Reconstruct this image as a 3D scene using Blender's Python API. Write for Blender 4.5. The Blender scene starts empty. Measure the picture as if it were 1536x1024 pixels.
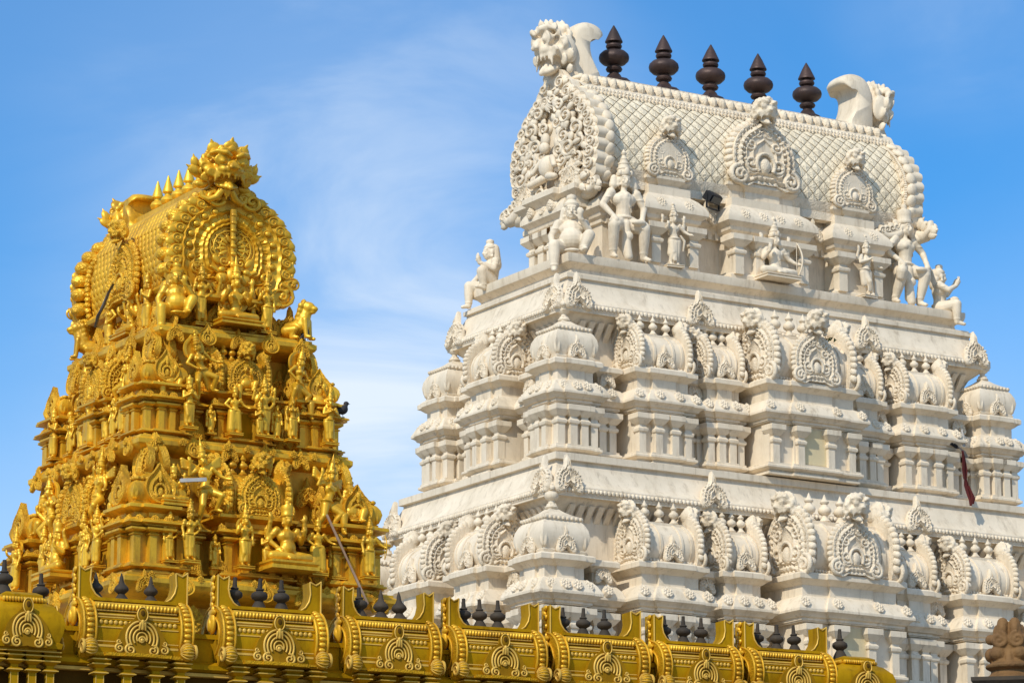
import bpy, bmesh, math, random
import numpy as np
from mathutils import Vector, Matrix, Euler
R_ = math.radians
scene = bpy.context.scene
COL = scene.collection
random.seed(7); rng = np.random.default_rng(7)
G = 1.7                                   # eye height: measured heights are above the eye

# ---------------------------------------------------------------- camera
cam_d = bpy.data.cameras.new("camera")
cam = bpy.data.objects.new("camera", cam_d); COL.objects.link(cam)
cam_d.sensor_fit = 'HORIZONTAL'; cam_d.sensor_width = 36.0
cam_d.lens = 36.0 * 5200.0 / 1536.0
cam_d.clip_start = 0.5; cam_d.clip_end = 6000
cam.location = (0, 0, G)
cam.rotation_euler = (R_(90 + 12.979), 0, 0)
scene.camera = cam

# ---------------------------------------------------------------- light
YAW = 58.554                              # bearing of the towers' long faces
U = Vector((math.sin(R_(YAW)), math.cos(R_(YAW)), 0)); V = Vector((-math.cos(R_(YAW)), math.sin(R_(YAW)), 0))
sd = (-U * 0.87 - V * 0.49).normalized()
SUN_EL = R_(40)
sun_dir = Vector((sd.x * math.cos(SUN_EL), sd.y * math.cos(SUN_EL), math.sin(SUN_EL)))
world = bpy.data.worlds.new("World"); scene.world = world; world.use_nodes = True
nt = world.node_tree; nt.nodes.clear()
N = nt.nodes.new; Lk = nt.links.new
out = N('ShaderNodeOutputWorld'); bg = N('ShaderNodeBackground')
sky = N('ShaderNodeTexSky'); sky.sky_type = 'NISHITA'; sky.sun_disc = False
sky.sun_elevation = SUN_EL; sky.sun_rotation = math.atan2(sd.x, sd.y)
sky.air_density = 1.0; sky.dust_density = 0.6; sky.ozone_density = 3.0; sky.altitude = 200
tc = N('ShaderNodeTexCoord')
def math_(op, a, b=None, clamp=False):
    m = N('ShaderNodeMath'); m.operation = op; m.use_clamp = clamp
    for k, q in enumerate((a, b)):
        if q is None: continue
        if isinstance(q, (int, float)): m.inputs[k].default_value = q
        else: Lk(q, m.inputs[k])
    return m.outputs[0]
def rng_(src, a, b, c, d, smooth=True):
    m = N('ShaderNodeMapRange'); m.interpolation_type = 'SMOOTHSTEP' if smooth else 'LINEAR'
    for k, q in enumerate((a, b, c, d)): m.inputs[k+1].default_value = q
    Lk(src, m.inputs[0]); return m.outputs[0]
def patch(az, el, r0, r1, amt):           # soft cloud bank round a compass direction
    d = N('ShaderNodeVectorMath'); d.operation = 'DISTANCE'
    d.inputs[1].default_value = (math.sin(R_(az))*math.cos(R_(el)), math.cos(R_(az))*math.cos(R_(el)), math.sin(R_(el)))
    nv = N('ShaderNodeVectorMath'); nv.operation = 'NORMALIZE'; Lk(tc.outputs['Generated'], nv.inputs[0]); Lk(nv.outputs[0], d.inputs[0])
    return rng_(d.outputs['Value'], r0, r1, amt, 0.0)
def cloud_noise(sc, loc, rot, dist, rough):
    mp = N('ShaderNodeMapping'); mp.inputs['Scale'].default_value = sc; mp.inputs['Rotation'].default_value = rot; mp.inputs['Location'].default_value = loc
    nz = N('ShaderNodeTexNoise'); nz.inputs['Scale'].default_value = 1.0; nz.inputs['Detail'].default_value = 7; nz.inputs['Roughness'].default_value = rough; nz.inputs['Distortion'].default_value = dist
    Lk(tc.outputs['Generated'], mp.inputs['Vector']); Lk(mp.outputs['Vector'], nz.inputs['Vector']); return nz.outputs['Fac']
sep = N('ShaderNodeSeparateXYZ'); Lk(tc.outputs['Generated'], sep.inputs[0])
n1 = cloud_noise((9, 9, 24), (3.1, 0.4, 0.55), (0, R_(22), 0), 0.6, 0.55)
n2 = cloud_noise((4, 4, 7), (1.7, 5.2, 2.0), (0, R_(-15), 0), 0.4, 0.5)
wisp = rng_(n1, 0.36, 0.72, 0.0, 1.0)
soft = rng_(n2, 0.30, 0.70, 0.0, 1.0)
banks = math_('ADD', patch(-2.6, 15.0, 0.01, 0.12, 0.50), math_('ADD', patch(-2.4, 9.8, 0.01, 0.12, 0.60), patch(8.0, 18.5, 0.0, 0.05, 0.25)))
veil = math_('MULTIPLY', soft, 0.10)
low = rng_(sep.outputs['Z'], 0.11, 0.27, 0.52, 0.0)
c1 = math_('MULTIPLY', banks, math_('ADD', math_('MULTIPLY', wisp, 0.75), 0.30))
over = math_('MULTIPLY', rng_(sep.outputs['Z'], 0.45, 0.70, 0.0, 0.40), math_('ADD', math_('MULTIPLY', soft, 0.5), 0.6))  # unseen overhead cloud, added to strengthen the fill light
behind = math_('MULTIPLY', rng_(sep.outputs['Y'], -0.1, -0.6, 0.0, 0.35), soft)  # unseen bright cloud behind the camera, also added for fill
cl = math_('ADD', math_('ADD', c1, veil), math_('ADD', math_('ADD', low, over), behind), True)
tint = N('ShaderNodeMix'); tint.data_type = 'RGBA'; tint.blend_type = 'MULTIPLY'; tint.inputs['Factor'].default_value = 1.0
tint.inputs[7].default_value = (0.33, 0.98, 1.42, 1)
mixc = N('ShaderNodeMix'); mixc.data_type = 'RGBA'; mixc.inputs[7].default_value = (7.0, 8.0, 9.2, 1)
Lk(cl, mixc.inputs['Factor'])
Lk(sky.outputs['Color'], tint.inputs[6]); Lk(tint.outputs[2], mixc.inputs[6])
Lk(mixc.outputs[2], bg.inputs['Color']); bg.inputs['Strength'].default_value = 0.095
Lk(bg.outputs['Background'], out.inputs['Surface'])
sl = bpy.data.lights.new("sun", 'SUN'); sl.energy = 2.9; sl.angle = R_(0.8); sl.color = (1.0, 0.93, 0.80)
so = bpy.data.objects.new("sun", sl); COL.objects.link(so)
so.rotation_euler = (-sun_dir).to_track_quat('-Z', 'Y').to_euler(); so.location = (-20, -20, 40)
vs = scene.view_settings
vs.view_transform = 'Standard'; vs.look = 'None'; vs.gamma = 1; vs.use_curve_mapping = False; vs.exposure = 0.24

# ---------------------------------------------------------------- materials
def new_mat(name):
    m = bpy.data.materials.new(name); m.use_nodes = True
    t = m.node_tree; b = t.nodes['Principled BSDF']
    return m, t, b
def surf(name, base, var, stain=None, stain_amt=0.3, rough=0.7, metal=0.0, bump=0.15, bscale=18.0, carve=0.0, carve_scale=9.0,
         streak=0.0, bevel=0.012, spec=0.3, speck=0.0, runs=0.0):
    """painted or cast surface: mottled colour, run-off streaks, fine bump, optional carved scrollwork bump"""
    m, t, b = new_mat(name); n = t.nodes.new; l = t.links.new
    tc = n('ShaderNodeTexCoord'); geo = n('ShaderNodeNewGeometry')
    n1 = n('ShaderNodeTexNoise'); n1.inputs['Scale'].default_value = 1.7; n1.inputs['Detail'].default_value = 7; n1.inputs['Roughness'].default_value = 0.65
    l(geo.outputs['Position'], n1.inputs['Vector'])
    r1 = n('ShaderNodeMapRange'); r1.inputs[1].default_value = 0.35; r1.inputs[2].default_value = 0.68
    l(n1.outputs['Fac'], r1.inputs[0])
    mx = n('ShaderNodeMix'); mx.data_type = 'RGBA'; mx.inputs[6].default_value = (*base, 1); mx.inputs[7].default_value = (*var, 1)
    l(r1.outputs[0], mx.inputs['Factor']); col = mx.outputs[2]
    if stain:
        mp = n('ShaderNodeMapping'); mp.inputs['Scale'].default_value = (3.2, 3.2, 0.75)
        l(geo.outputs['Position'], mp.inputs['Vector'])
        n2 = n('ShaderNodeTexNoise'); n2.inputs['Scale'].default_value = 1.3; n2.inputs['Detail'].default_value = 9; n2.inputs['Roughness'].default_value = 0.72
        l(mp.outputs['Vector'], n2.inputs['Vector'])
        r2 = n('ShaderNodeMapRange'); r2.inputs[1].default_value = 0.50; r2.inputs[2].default_value = 0.76; r2.inputs[4].default_value = stain_amt
        l(n2.outputs['Fac'], r2.inputs[0])
        m2 = n('ShaderNodeMix'); m2.data_type = 'RGBA'; m2.inputs[7].default_value = (*stain, 1)
        l(col, m2.inputs[6]); l(r2.outputs[0], m2.inputs['Factor']); col = m2.outputs[2]
    if speck:
        n4 = n('ShaderNodeTexNoise'); n4.inputs['Scale'].default_value = 7.0; n4.inputs['Detail'].default_value = 8; n4.inputs['Roughness'].default_value = 0.8
        l(geo.outputs['Position'], n4.inputs['Vector'])
        r4 = n('ShaderNodeMapRange'); r4.inputs[1].default_value = 0.60; r4.inputs[2].default_value = 0.70; r4.inputs[4].default_value = speck
        l(n4.outputs['Fac'], r4.inputs[0])
        m4 = n('ShaderNodeMix'); m4.data_type = 'RGBA'; m4.inputs[7].default_value = (base[0]*.30, base[1]*.27, base[2]*.25, 1)
        l(col, m4.inputs[6]); l(r4.outputs[0], m4.inputs['Factor']); col = m4.outputs[2]
    if runs:
        mp5 = n('ShaderNodeMapping'); mp5.inputs['Scale'].default_value = (7.5, 7.5, 0.9); mp5.inputs['Location'].default_value = (3, 1, 7)
        l(geo.outputs['Position'], mp5.inputs['Vector'])
        n5 = n('ShaderNodeTexNoise'); n5.inputs['Scale'].default_value = 1.0; n5.inputs['Detail'].default_value = 8; n5.inputs['Roughness'].default_value = 0.68
        l(mp5.outputs['Vector'], n5.inputs['Vector'])
        r5 = n('ShaderNodeMapRange'); r5.inputs[1].default_value = 0.55; r5.inputs[2].default_value = 0.72; r5.inputs[4].default_value = runs
        l(n5.outputs['Fac'], r5.inputs[0])
        m5 = n('ShaderNodeMix'); m5.data_type = 'RGBA'; m5.inputs[7].default_value = (base[0]*.36, base[1]*.32, base[2]*.28, 1)
        l(col, m5.inputs[6]); l(r5.outputs[0], m5.inputs['Factor']); col = m5.outputs[2]
    l(col, b.inputs['Base Color'])
    b.inputs['Roughness'].default_value = rough; b.inputs['Metallic'].default_value = metal
    b.inputs['Specular IOR Level'].default_value = spec
    n3 = n('ShaderNodeTexNoise'); n3.inputs['Scale'].default_value = bscale; n3.inputs['Detail'].default_value = 5
    l(geo.outputs['Position'], n3.inputs['Vector'])
    bp = n('ShaderNodeBump'); bp.inputs['Strength'].default_value = bump; bp.inputs['Distance'].default_value = 0.02
    l(n3.outputs['Fac'], bp.inputs['Height'])
    if bevel:
        bv = n('ShaderNodeBevel'); bv.samples = 3; bv.inputs['Radius'].default_value = bevel
        l(bv.outputs['Normal'], bp.inputs['Normal'])
    nrm = bp.outputs['Normal']
    if carve:
        nd = n('ShaderNodeTexNoise'); nd.inputs['Scale'].default_value = carve_scale * 0.55; nd.inputs['Detail'].default_value = 1
        l(tc.outputs['Object'], nd.inputs['Vector'])
        ma = n('ShaderNodeMath'); ma.operation = 'MULTIPLY'; ma.inputs[1].default_value = 46.0
        l(nd.outputs['Fac'], ma.inputs[0])
        ms = n('ShaderNodeMath'); ms.operation = 'SINE'; l(ma.outputs[0], ms.inputs[0])
        vo = n('ShaderNodeTexVoronoi'); vo.inputs['Scale'].default_value = carve_scale; vo.feature = 'SMOOTH_F1'; vo.inputs['Smoothness'].default_value = 0.35
        l(tc.outputs['Object'], vo.inputs['Vector'])
        ad = n('ShaderNodeMath'); ad.operation = 'MULTIPLY_ADD'; ad.inputs[1].default_value = 0.35
        l(ms.outputs[0], ad.inputs[0]); l(vo.outputs['Distance'], ad.inputs[2])
        b2 = n('ShaderNodeBump'); b2.inputs['Strength'].default_value = carve; b2.inputs['Distance'].default_value = 0.03
        l(ad.outputs[0], b2.inputs['Height']); l(nrm, b2.inputs['Normal']); nrm = b2.outputs['Normal']
    l(nrm, b.inputs['Normal'])
    return m
W_A, W_B, W_S = (0.82, 0.70, 0.535), (0.69, 0.585, 0.435), (0.37, 0.265, 0.15)
MAT = {
 'white': surf('white_plaster', W_A, W_B, W_S, 0.50, 0.72, bump=0.14, speck=0.34, runs=0.55),
 'whitecarve': surf('white_plaster_carved', W_A, W_B, W_S, 0.55, 0.75, carve=0.28, carve_scale=11, bevel=0, speck=0.42, runs=0.5),
 'whitefig': surf('white_plaster_figure', W_A, W_B, W_S, 0.50, 0.70, bump=0.12, bevel=0, speck=0.25, runs=0.30),
 'tile': surf('white_roof_tile', (0.86, 0.745, 0.55), (0.74, 0.625, 0.44), (0.36, 0.26, 0.14), 0.40, 0.75, carve=0.35, carve_scale=14, bevel=0, speck=0.4),
 'tilebed': surf('mossy_tile_joint', (0.42, 0.32, 0.17), (0.30, 0.22, 0.11), None, 0, 0.9, bevel=0),
 'ochre': surf('stained_niche_plaster', (0.70, 0.60, 0.36), (0.66, 0.54, 0.33), W_S, 0.4, 0.75),
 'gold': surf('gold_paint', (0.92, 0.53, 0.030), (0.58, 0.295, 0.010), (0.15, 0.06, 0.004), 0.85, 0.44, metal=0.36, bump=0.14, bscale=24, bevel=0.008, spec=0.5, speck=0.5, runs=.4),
 'goldcarve': surf('gold_paint_carved', (0.92, 0.53, 0.030), (0.58, 0.295, 0.010), (0.15, 0.06, 0.004), 0.85, 0.44, metal=0.36, carve=0.45, carve_scale=14, bevel=0, spec=0.5, speck=0.5, runs=.4),
 'goldfig': surf('gold_paint_figure', (0.92, 0.53, 0.032), (0.62, 0.32, 0.012), (0.16, 0.065, 0.004), 0.8, 0.40, metal=0.36, bump=0.10, bevel=0, spec=0.5, speck=0.4, runs=.3),
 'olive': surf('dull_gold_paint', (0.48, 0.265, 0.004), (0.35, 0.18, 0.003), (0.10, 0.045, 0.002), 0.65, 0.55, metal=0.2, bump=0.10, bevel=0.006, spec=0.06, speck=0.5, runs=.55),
 'olivecarve': surf('dull_gold_paint_carved', (0.60, 0.325, 0.012), (0.44, 0.225, 0.009), (0.11, 0.05, 0.004), 0.5, 0.48, metal=0.25, carve=0.3, carve_scale=22, bevel=0, spec=0.1, speck=.4, runs=.5),
 'palegold': surf('pale_gold_trim', (0.72, 0.46, 0.10), (0.60, 0.36, 0.06), (0.22, 0.11, 0.015), 0.5, 0.50, metal=0.2, bump=0.08, bevel=0, spec=0.12),
 'olivedark': surf('dark_gold', (0.30, 0.155, 0.004), (0.22, 0.11, 0.003), (0.06, 0.03, 0.002), .5, 0.55, bevel=0, spec=.08),  # darker gold, used for the plate behind the pale scroll lines
 'oliveshade': surf('shade_brown', (0.095, 0.047, 0.006), (0.065, 0.032, 0.005), None, 0, 0.8, bevel=0, spec=.05),  # shade behind the columns put into the wall colour; also the dark scroll centre
 'iron': surf('dark_bronze', (0.050, 0.034, 0.030), (0.085, 0.050, 0.042), (0.13, 0.085, 0.07), 0.5, 0.50, metal=0.3, bump=0.35, bevel=0),
 'slate': surf('black_finial_paint', (0.040, 0.033, 0.026), (0.066, 0.052, 0.038), (0.12, 0.08, 0.045), 0.5, 0.65, bump=0.3, bevel=0, spec=.12),
 'brass': surf('finial_gilding', (0.95, 0.60, 0.06), (0.80, 0.46, 0.03), None, 0, 0.4, metal=0.45, bevel=0),
 'terracotta': surf('brown_terracotta', (0.25, 0.135, 0.045), (0.17, 0.085, 0.03), (0.05, 0.028, 0.013), 0.7, 0.75, bump=0.5, bscale=30, bevel=0, speck=0.5),
 'black': surf('black_casing', (0.012, 0.012, 0.014), (0.02, 0.02, 0.022), None, 0, 0.4, bevel=0),
 'glass': surf('dark_lamp_glass', (0.03, 0.035, 0.04), (0.04, 0.045, 0.05), None, 0, 0.12, bevel=0, bump=0.0),
 'red': surf('dark_red_cloth', (0.085, 0.009, 0.008), (0.05, 0.006, 0.006), None, 0, 0.85, bevel=0),
 'pale': surf('pale_cloth', (0.55, 0.53, 0.50), (0.40, 0.38, 0.36), None, 0, 0.8, bevel=0),
 'wood': surf('weathered_plank', (0.34, 0.22, 0.14), (0.22, 0.13, 0.08), (0.55, 0.45, 0.36), 0.5, 0.8, bevel=0),
 'bird': surf('dark_feathers', (0.03, 0.028, 0.03), (0.05, 0.046, 0.05), None, 0, 0.7, bevel=0),
 'leaf': surf('green_weed', (0.05, 0.085, 0.022), (0.09, 0.11, 0.04), None, 0, 0.8, bevel=0),
 'grey': surf('grey_cloth', (0.16, 0.15, 0.14), (0.11, 0.10, 0.095), None, 0, 0.8, bevel=0),
 'ground': surf('paved_ground', (0.30, 0.26, 0.20), (0.24, 0.20, 0.16), None, 0, 0.9, bevel=0),
}

# ---------------------------------------------------------------- mesh helpers
class MB:
    def __init__(s): s.v = []; s.f = []; s.n = 0
    def add(s, VF, M=None):
        v, f = VF
        v = np.asarray(v, float)
        if M is not None:
            A = np.array(M); v = v @ A[:3, :3].T + A[:3, 3]
            if np.linalg.det(A[:3, :3]) < 0: f = [tuple(reversed(q)) for q in f]
        s.v.append(v); s.f += [tuple(i + s.n for i in q) for q in f]; s.n += len(v)
        return s
    def vf(s): return (np.concatenate(s.v) if s.v else np.zeros((0, 3))), s.f
    def mesh(s, name, mat, smooth=38):
        me = bpy.data.meshes.new(name)
        me.from_pydata(np.concatenate(s.v).tolist(), [], s.f)
        me.materials.append(MAT[mat]); me.update()
        if smooth:
            me.polygons.foreach_set('use_smooth', [True] * len(me.polygons))
            if smooth < 180: me.set_sharp_from_angle(angle=R_(smooth))
        return me
KIDS = {}
def link(o, parent=None, loc=(0, 0, 0), rot=(0, 0, 0), sc=(1, 1, 1)):
    COL.objects.link(o)
    o.location = loc; o.rotation_euler = rot
    o.scale = sc if hasattr(sc, '__len__') else (sc, sc, sc)
    if parent is not None:
        o.parent = parent; KIDS.setdefault(parent.name, []).append(o)
    return o
def ob(name, mb, mat, parent=None, loc=(0, 0, 0), rot=(0, 0, 0), sc=1, smooth=38):
    me = mb if isinstance(mb, bpy.types.Mesh) else mb.mesh(name, mat, smooth)
    return link(bpy.data.objects.new(name, me), parent, loc, rot, sc)
def empty(name, loc, rz=0):
    o = bpy.data.objects.new(name, None); o.empty_display_size = 0.3
    return link(o, None, loc, (0, 0, rz))
def tag(o, label, cat, group=None, kind=None):
    if label: o['label'] = label
    if cat: o['category'] = cat
    if group: o['group'] = group
    if kind: o['kind'] = kind
    return o
def dup(o, parent=None, loc=None, rot=None, sc=None):
    c = o.copy(); COL.objects.link(c)
    if parent is not None: c.parent = parent; KIDS.setdefault(parent.name, []).append(c)
    if loc is not None: c.location = loc
    if rot is not None: c.rotation_euler = rot
    if sc is not None: c.scale = sc if hasattr(sc, '__len__') else (sc, sc, sc)
    for k in list(KIDS.get(o.name, [])): dup(k, c)
    return c
def T(x=0, y=0, z=0): return Matrix.Translation((x, y, z))
def RX(a): return Matrix.Rotation(R_(a), 4, 'X')
def RY(a): return Matrix.Rotation(R_(a), 4, 'Y')
def RZ(a): return Matrix.Rotation(R_(a), 4, 'Z')
def SC(x, y=None, z=None):
    y = x if y is None else y; z = x if z is None else z
    return Matrix.Diagonal((x, y, z, 1))
def box(x0, x1, y0, y1, z0, z1):
    v = [(x, y, z) for z in (z0, z1) for y in (y0, y1) for x in (x0, x1)]
    return v, [(0, 2, 3, 1), (4, 5, 7, 6), (0, 1, 5, 4), (2, 6, 7, 3), (0, 4, 6, 2), (1, 3, 7, 5)]
def mould(poly, prof, cap=True):
    """sweep a profile [(outset, z)] round a closed CCW plan polygon with mitred corners"""
    P = np.array(poly, float); n = len(P)
    d = np.roll(P, -1, 0) - P; d /= np.linalg.norm(d, axis=1)[:, None]
    nr = np.stack([d[:, 1], -d[:, 0]], 1)
    pn = np.roll(nr, 1, 0)
    off = (nr + pn) / (1 + (nr * pn).sum(1))[:, None]
    v = []
    for o, z in prof:
        q = P + off * o
        v += [(x, y, z) for x, y in q]
    f = []
    for k in range(len(prof) - 1):
        for i in range(n):
            j = (i + 1) % n
            f.append((k*n+i, k*n+j, (k+1)*n+j, (k+1)*n+i))
    if cap:
        f.append(tuple(reversed(range(n)))); f.append(tuple((len(prof)-1)*n + i for i in range(n)))
    return v, f
def rect(w, d, y0=0.0): return [(-w, -d), (w, -d), (w, y0), (-w, y0)]
def srect(w, d, pw, pd, b):              # stepped front, flat back at y=b
    return [(-w, -d), (-pw, -d), (-pw, -d-pd), (pw, -d-pd), (pw, -d), (w, -d), (w, b), (-w, b)]
def ssq(w, pw, pd):                      # square with a projection on each side
    a = w + pd
    return [(-w,-w),(-pw,-w),(-pw,-a),(pw,-a),(pw,-w),(w,-w),(w,-pw),(a,-pw),(a,pw),(w,pw),(w,w),(pw,w),(pw,a),(-pw,a),(-pw,w),(-w,w),(-w,pw),(-a,pw),(-a,-pw),(-w,-pw)]
def lathe(prof, n=20, c=(0, 0, 0)):
    v = []; f = []
    a = np.linspace(0, 2*np.pi, n, endpoint=False)
    for r, z in prof: v += [(c[0]+r*math.cos(t), c[1]+r*math.sin(t), c[2]+z) for t in a]
    for k in range(len(prof)-1):
        for i in range(n):
            j = (i+1) % n; f.append((k*n+i, k*n+j, (k+1)*n+j, (k+1)*n+i))
    f.append(tuple(reversed(range(n)))); f.append(tuple((len(prof)-1)*n+i for i in range(n)))
    return v, f
def ell(c, r, rot=None, nu=14, nv=9):
    v = [(0, 0, -1)]; f = []
    for k in range(1, nv):
        p = -math.pi/2 + math.pi*k/nv
        v += [(math.cos(p)*math.cos(2*math.pi*i/nu), math.cos(p)*math.sin(2*math.pi*i/nu), math.sin(p)) for i in range(nu)]
    v.append((0, 0, 1)); m = len(v)-1
    for i in range(nu):
        j = (i+1) % nu
        f.append((0, 1+j, 1+i)); f.append((m, 1+(nv-2)*nu+i, 1+(nv-2)*nu+j))
        for k in range(nv-2): f.append((1+k*nu+i, 1+k*nu+j, 1+(k+1)*nu+j, 1+(k+1)*nu+i))
    r = (r, r, r) if not hasattr(r, '__len__') else r
    A = np.array(v) * np.array(r)
    if rot is not None: A = A @ np.array(rot.to_3x3()).T
    return A + np.array(c), f
def tube(pts, rad, n=10, caps=True):
    P = np.array(pts, float); m = len(P)
    rad = np.full(m, rad) if not hasattr(rad, '__len__') else np.array(rad, float)
    tg = np.gradient(P, axis=0); tg /= np.linalg.norm(tg, axis=1)[:, None] + 1e-12
    ref = np.array([0.13, 0.31, 0.94]) if abs(tg[0, 2]) < .8 else np.array([0.93, 0.3, 0.1])
    v = []; f = []; nrm = ref - tg[0]*(ref @ tg[0]); nrm /= np.linalg.norm(nrm)
    for k in range(m):
        nrm = nrm - tg[k]*(nrm @ tg[k]); nrm /= np.linalg.norm(nrm); b = np.cross(tg[k], nrm)
        for i in range(n):
            a = 2*math.pi*i/n; v.append(P[k] + rad[k]*(nrm*math.cos(a) + b*math.sin(a)))
    for k in range(m-1):
        for i in range(n):
            j = (i+1) % n; f.append((k*n+i, k*n+j, (k+1)*n+j, (k+1)*n+i))
    if caps: f.append(tuple(reversed(range(n)))); f.append(tuple((m-1)*n+i for i in range(n)))
    return v, f
def cap(p1, r1, p2, r2, n=12):           # rounded tapered limb
    p1 = np.array(p1, float); p2 = np.array(p2, float); d = p2-p1; L = np.linalg.norm(d)+1e-9; d = d/L
    pts = []; rr = []
    for a in (-85, -55, -25): pts.append(p1 + d*r1*math.sin(R_(a))); rr.append(r1*math.cos(R_(a)))
    for t in (0, .5, 1): pts.append(p1 + d*L*t); rr.append(r1+(r2-r1)*t)
    for a in (25, 55, 85): pts.append(p2 + d*r2*math.sin(R_(a))); rr.append(r2*math.cos(R_(a)))
    return tube(pts, rr, n)
def polar(ctrl, scale=1.0):              # symmetric outline from {degrees from top: radius}
    ks = sorted(ctrl); vsv = [ctrl[k] for k in ks]
    return lambda t: scale*np.interp(np.abs(np.degrees((t+np.pi) % (2*np.pi)-np.pi)), ks, vsv)
def relief(Rf, hf, nr=10, nt=56, th=0.06, lobes=0, la=0.0):
    """carved plate in the XZ plane facing -Y; Rf(theta) outline, hf(rho, theta) relief height"""
    t = np.linspace(0, 2*np.pi, nt, endpoint=False); Rr = Rf(t)
    if lobes: Rr = Rr*(1+la*np.abs(np.sin(lobes*t/2)))
    rho = np.linspace(0, 1, nr+1)[1:]
    v = [(0, -float(hf(0.0, np.array([0.0]))[0]), 0)]
    for r in rho:
        h = hf(r, t)
        v += [(Rr[i]*r*math.sin(t[i]), -h[i], Rr[i]*r*math.cos(t[i])) for i in range(nt)]
    v += [(Rr[i]*math.sin(t[i]), th, Rr[i]*math.cos(t[i])) for i in range(nt)]
    f = []
    for i in range(nt):
        j = (i+1) % nt; f.append((0, 1+i, 1+j))
        for k in range(nr): f.append((1+k*nt+i, 1+(k+1)*nt+i, 1+(k+1)*nt+j, 1+k*nt+j))
    f.append(tuple(1+nr*nt+i for i in range(nt)))
    return v, [tuple(reversed(q)) for q in f]
def ringh(base, rings, lob=0, la=0.0, lr=(0.4, 0.9)):
    """relief from concentric ridges [(rho, height, width)] with petal modulation between two radii"""
    def h(r, t):
        y = np.full(len(t), base)
        for c, a, w in rings: y = y + a*np.exp(-((r-c)/w)**2)
        if lob and lr[0] < r < lr[1]: y = y + la*np.cos(lob*t + 5*r)
        return y
    return h
def spiral(cx, cz, r, turns=1.6, cw=1, a0=0.0, y=0.0, rad=None, n=8, seg=26):
    t = np.linspace(0, 1, seg); a = a0 + cw*2*np.pi*turns*t; q = r*(1-t)**0.8+0.02*r
    rad = 0.16*r if rad is None else rad
    return tube([(cx+q[i]*math.cos(a[i]), y-0.5*rad*t[i], cz+q[i]*math.sin(a[i])) for i in range(seg)], rad*(1-0.35*t)+0.004, n)
def sculpt(mb, name, mat, voxel, smooth_it=2):
    """fuse overlapping lumps into one continuous carved surface"""
    me = mb.mesh(name+'_lumps', mat, 0)
    o = bpy.data.objects.new('lumps', me); COL.objects.link(o)
    m = o.modifiers.new('r', 'REMESH'); m.mode = 'VOXEL'; m.voxel_size = voxel
    if smooth_it:
        s = o.modifiers.new('s', 'SMOOTH'); s.factor = 0.5; s.iterations = smooth_it
    dg = bpy.context.evaluated_depsgraph_get()
    res = bpy.data.meshes.new_from_object(o.evaluated_get(dg)); res.name = name
    bpy.data.objects.remove(o); bpy.data.meshes.remove(me)
    if not res.materials: res.materials.append(MAT[mat])
    res.polygons.foreach_set('use_smooth', [True]*len(res.polygons)); res.update()
    return res
def remat(me, mat):
    c = me.copy(); c.materials.clear(); c.materials.append(MAT[mat]); return c

# ---------------------------------------------------------------- ornaments (XZ plane, facing -Y, origin at the foot)
def m_boss(mat):                          # little flower boss with a pointed crest
    Rf = polar({0: 1.35, 14: 1.02, 30: .95, 180: .95})
    mb = MB().add(relief(Rf, ringh(.30, [(0, .35, .18), (.55, .20, .14), (.9, .10, .1)], 8, .10, (.3, .95)), 9, 40, .5, 8, .10))
    return mb.mesh('flower_boss', mat, 60)
def m_antefix(mat, tall=1.0):             # arched scroll antefix with flame tip; unit half-width
    Rf = polar({0: 1.75*tall, 6: 1.35*tall, 12: .98, 24: .82, 50: .86, 80: .92, 105: 1.05, 122: 1.28, 138: 1.30, 150: .95, 160: .55, 180: .35})
    mb = MB().add(relief(Rf, ringh(.10, [(.30, .22, .07), (.58, .16, .07), (.86, .18, .08)], 22, .05, (.6, 1.0)), 12, 72, .16, 34, .045), T(0, 0, .92))
    for s in (-1, 1):
        mb.add(spiral(.68*s, .28, .30, 1.7, -s, R_(90), -.16, .065), None)
        mb.add(spiral(.52*s, .98, .24, 1.4, s, R_(200 if s > 0 else -20), -.16, .055))
        mb.add(spiral(.34*s, 1.45, .18, 1.3, -s, R_(90), -.16, .045))
        for k in range(6):
            a = R_(25+k*22)*s
            mb.add(ell((.95*math.sin(a), -.14, .95+.78*math.cos(a)), (.10, .07, .07), RY(math.degrees(a)), 8, 6))
    mb.add(ell((0, -.16, 2.05*tall), (.13, .10, .34))); mb.add(ell((0, -.2, 1.62), (.17, .13, .17)))
    return mb.mesh('antefix', mat, 50)
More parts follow.
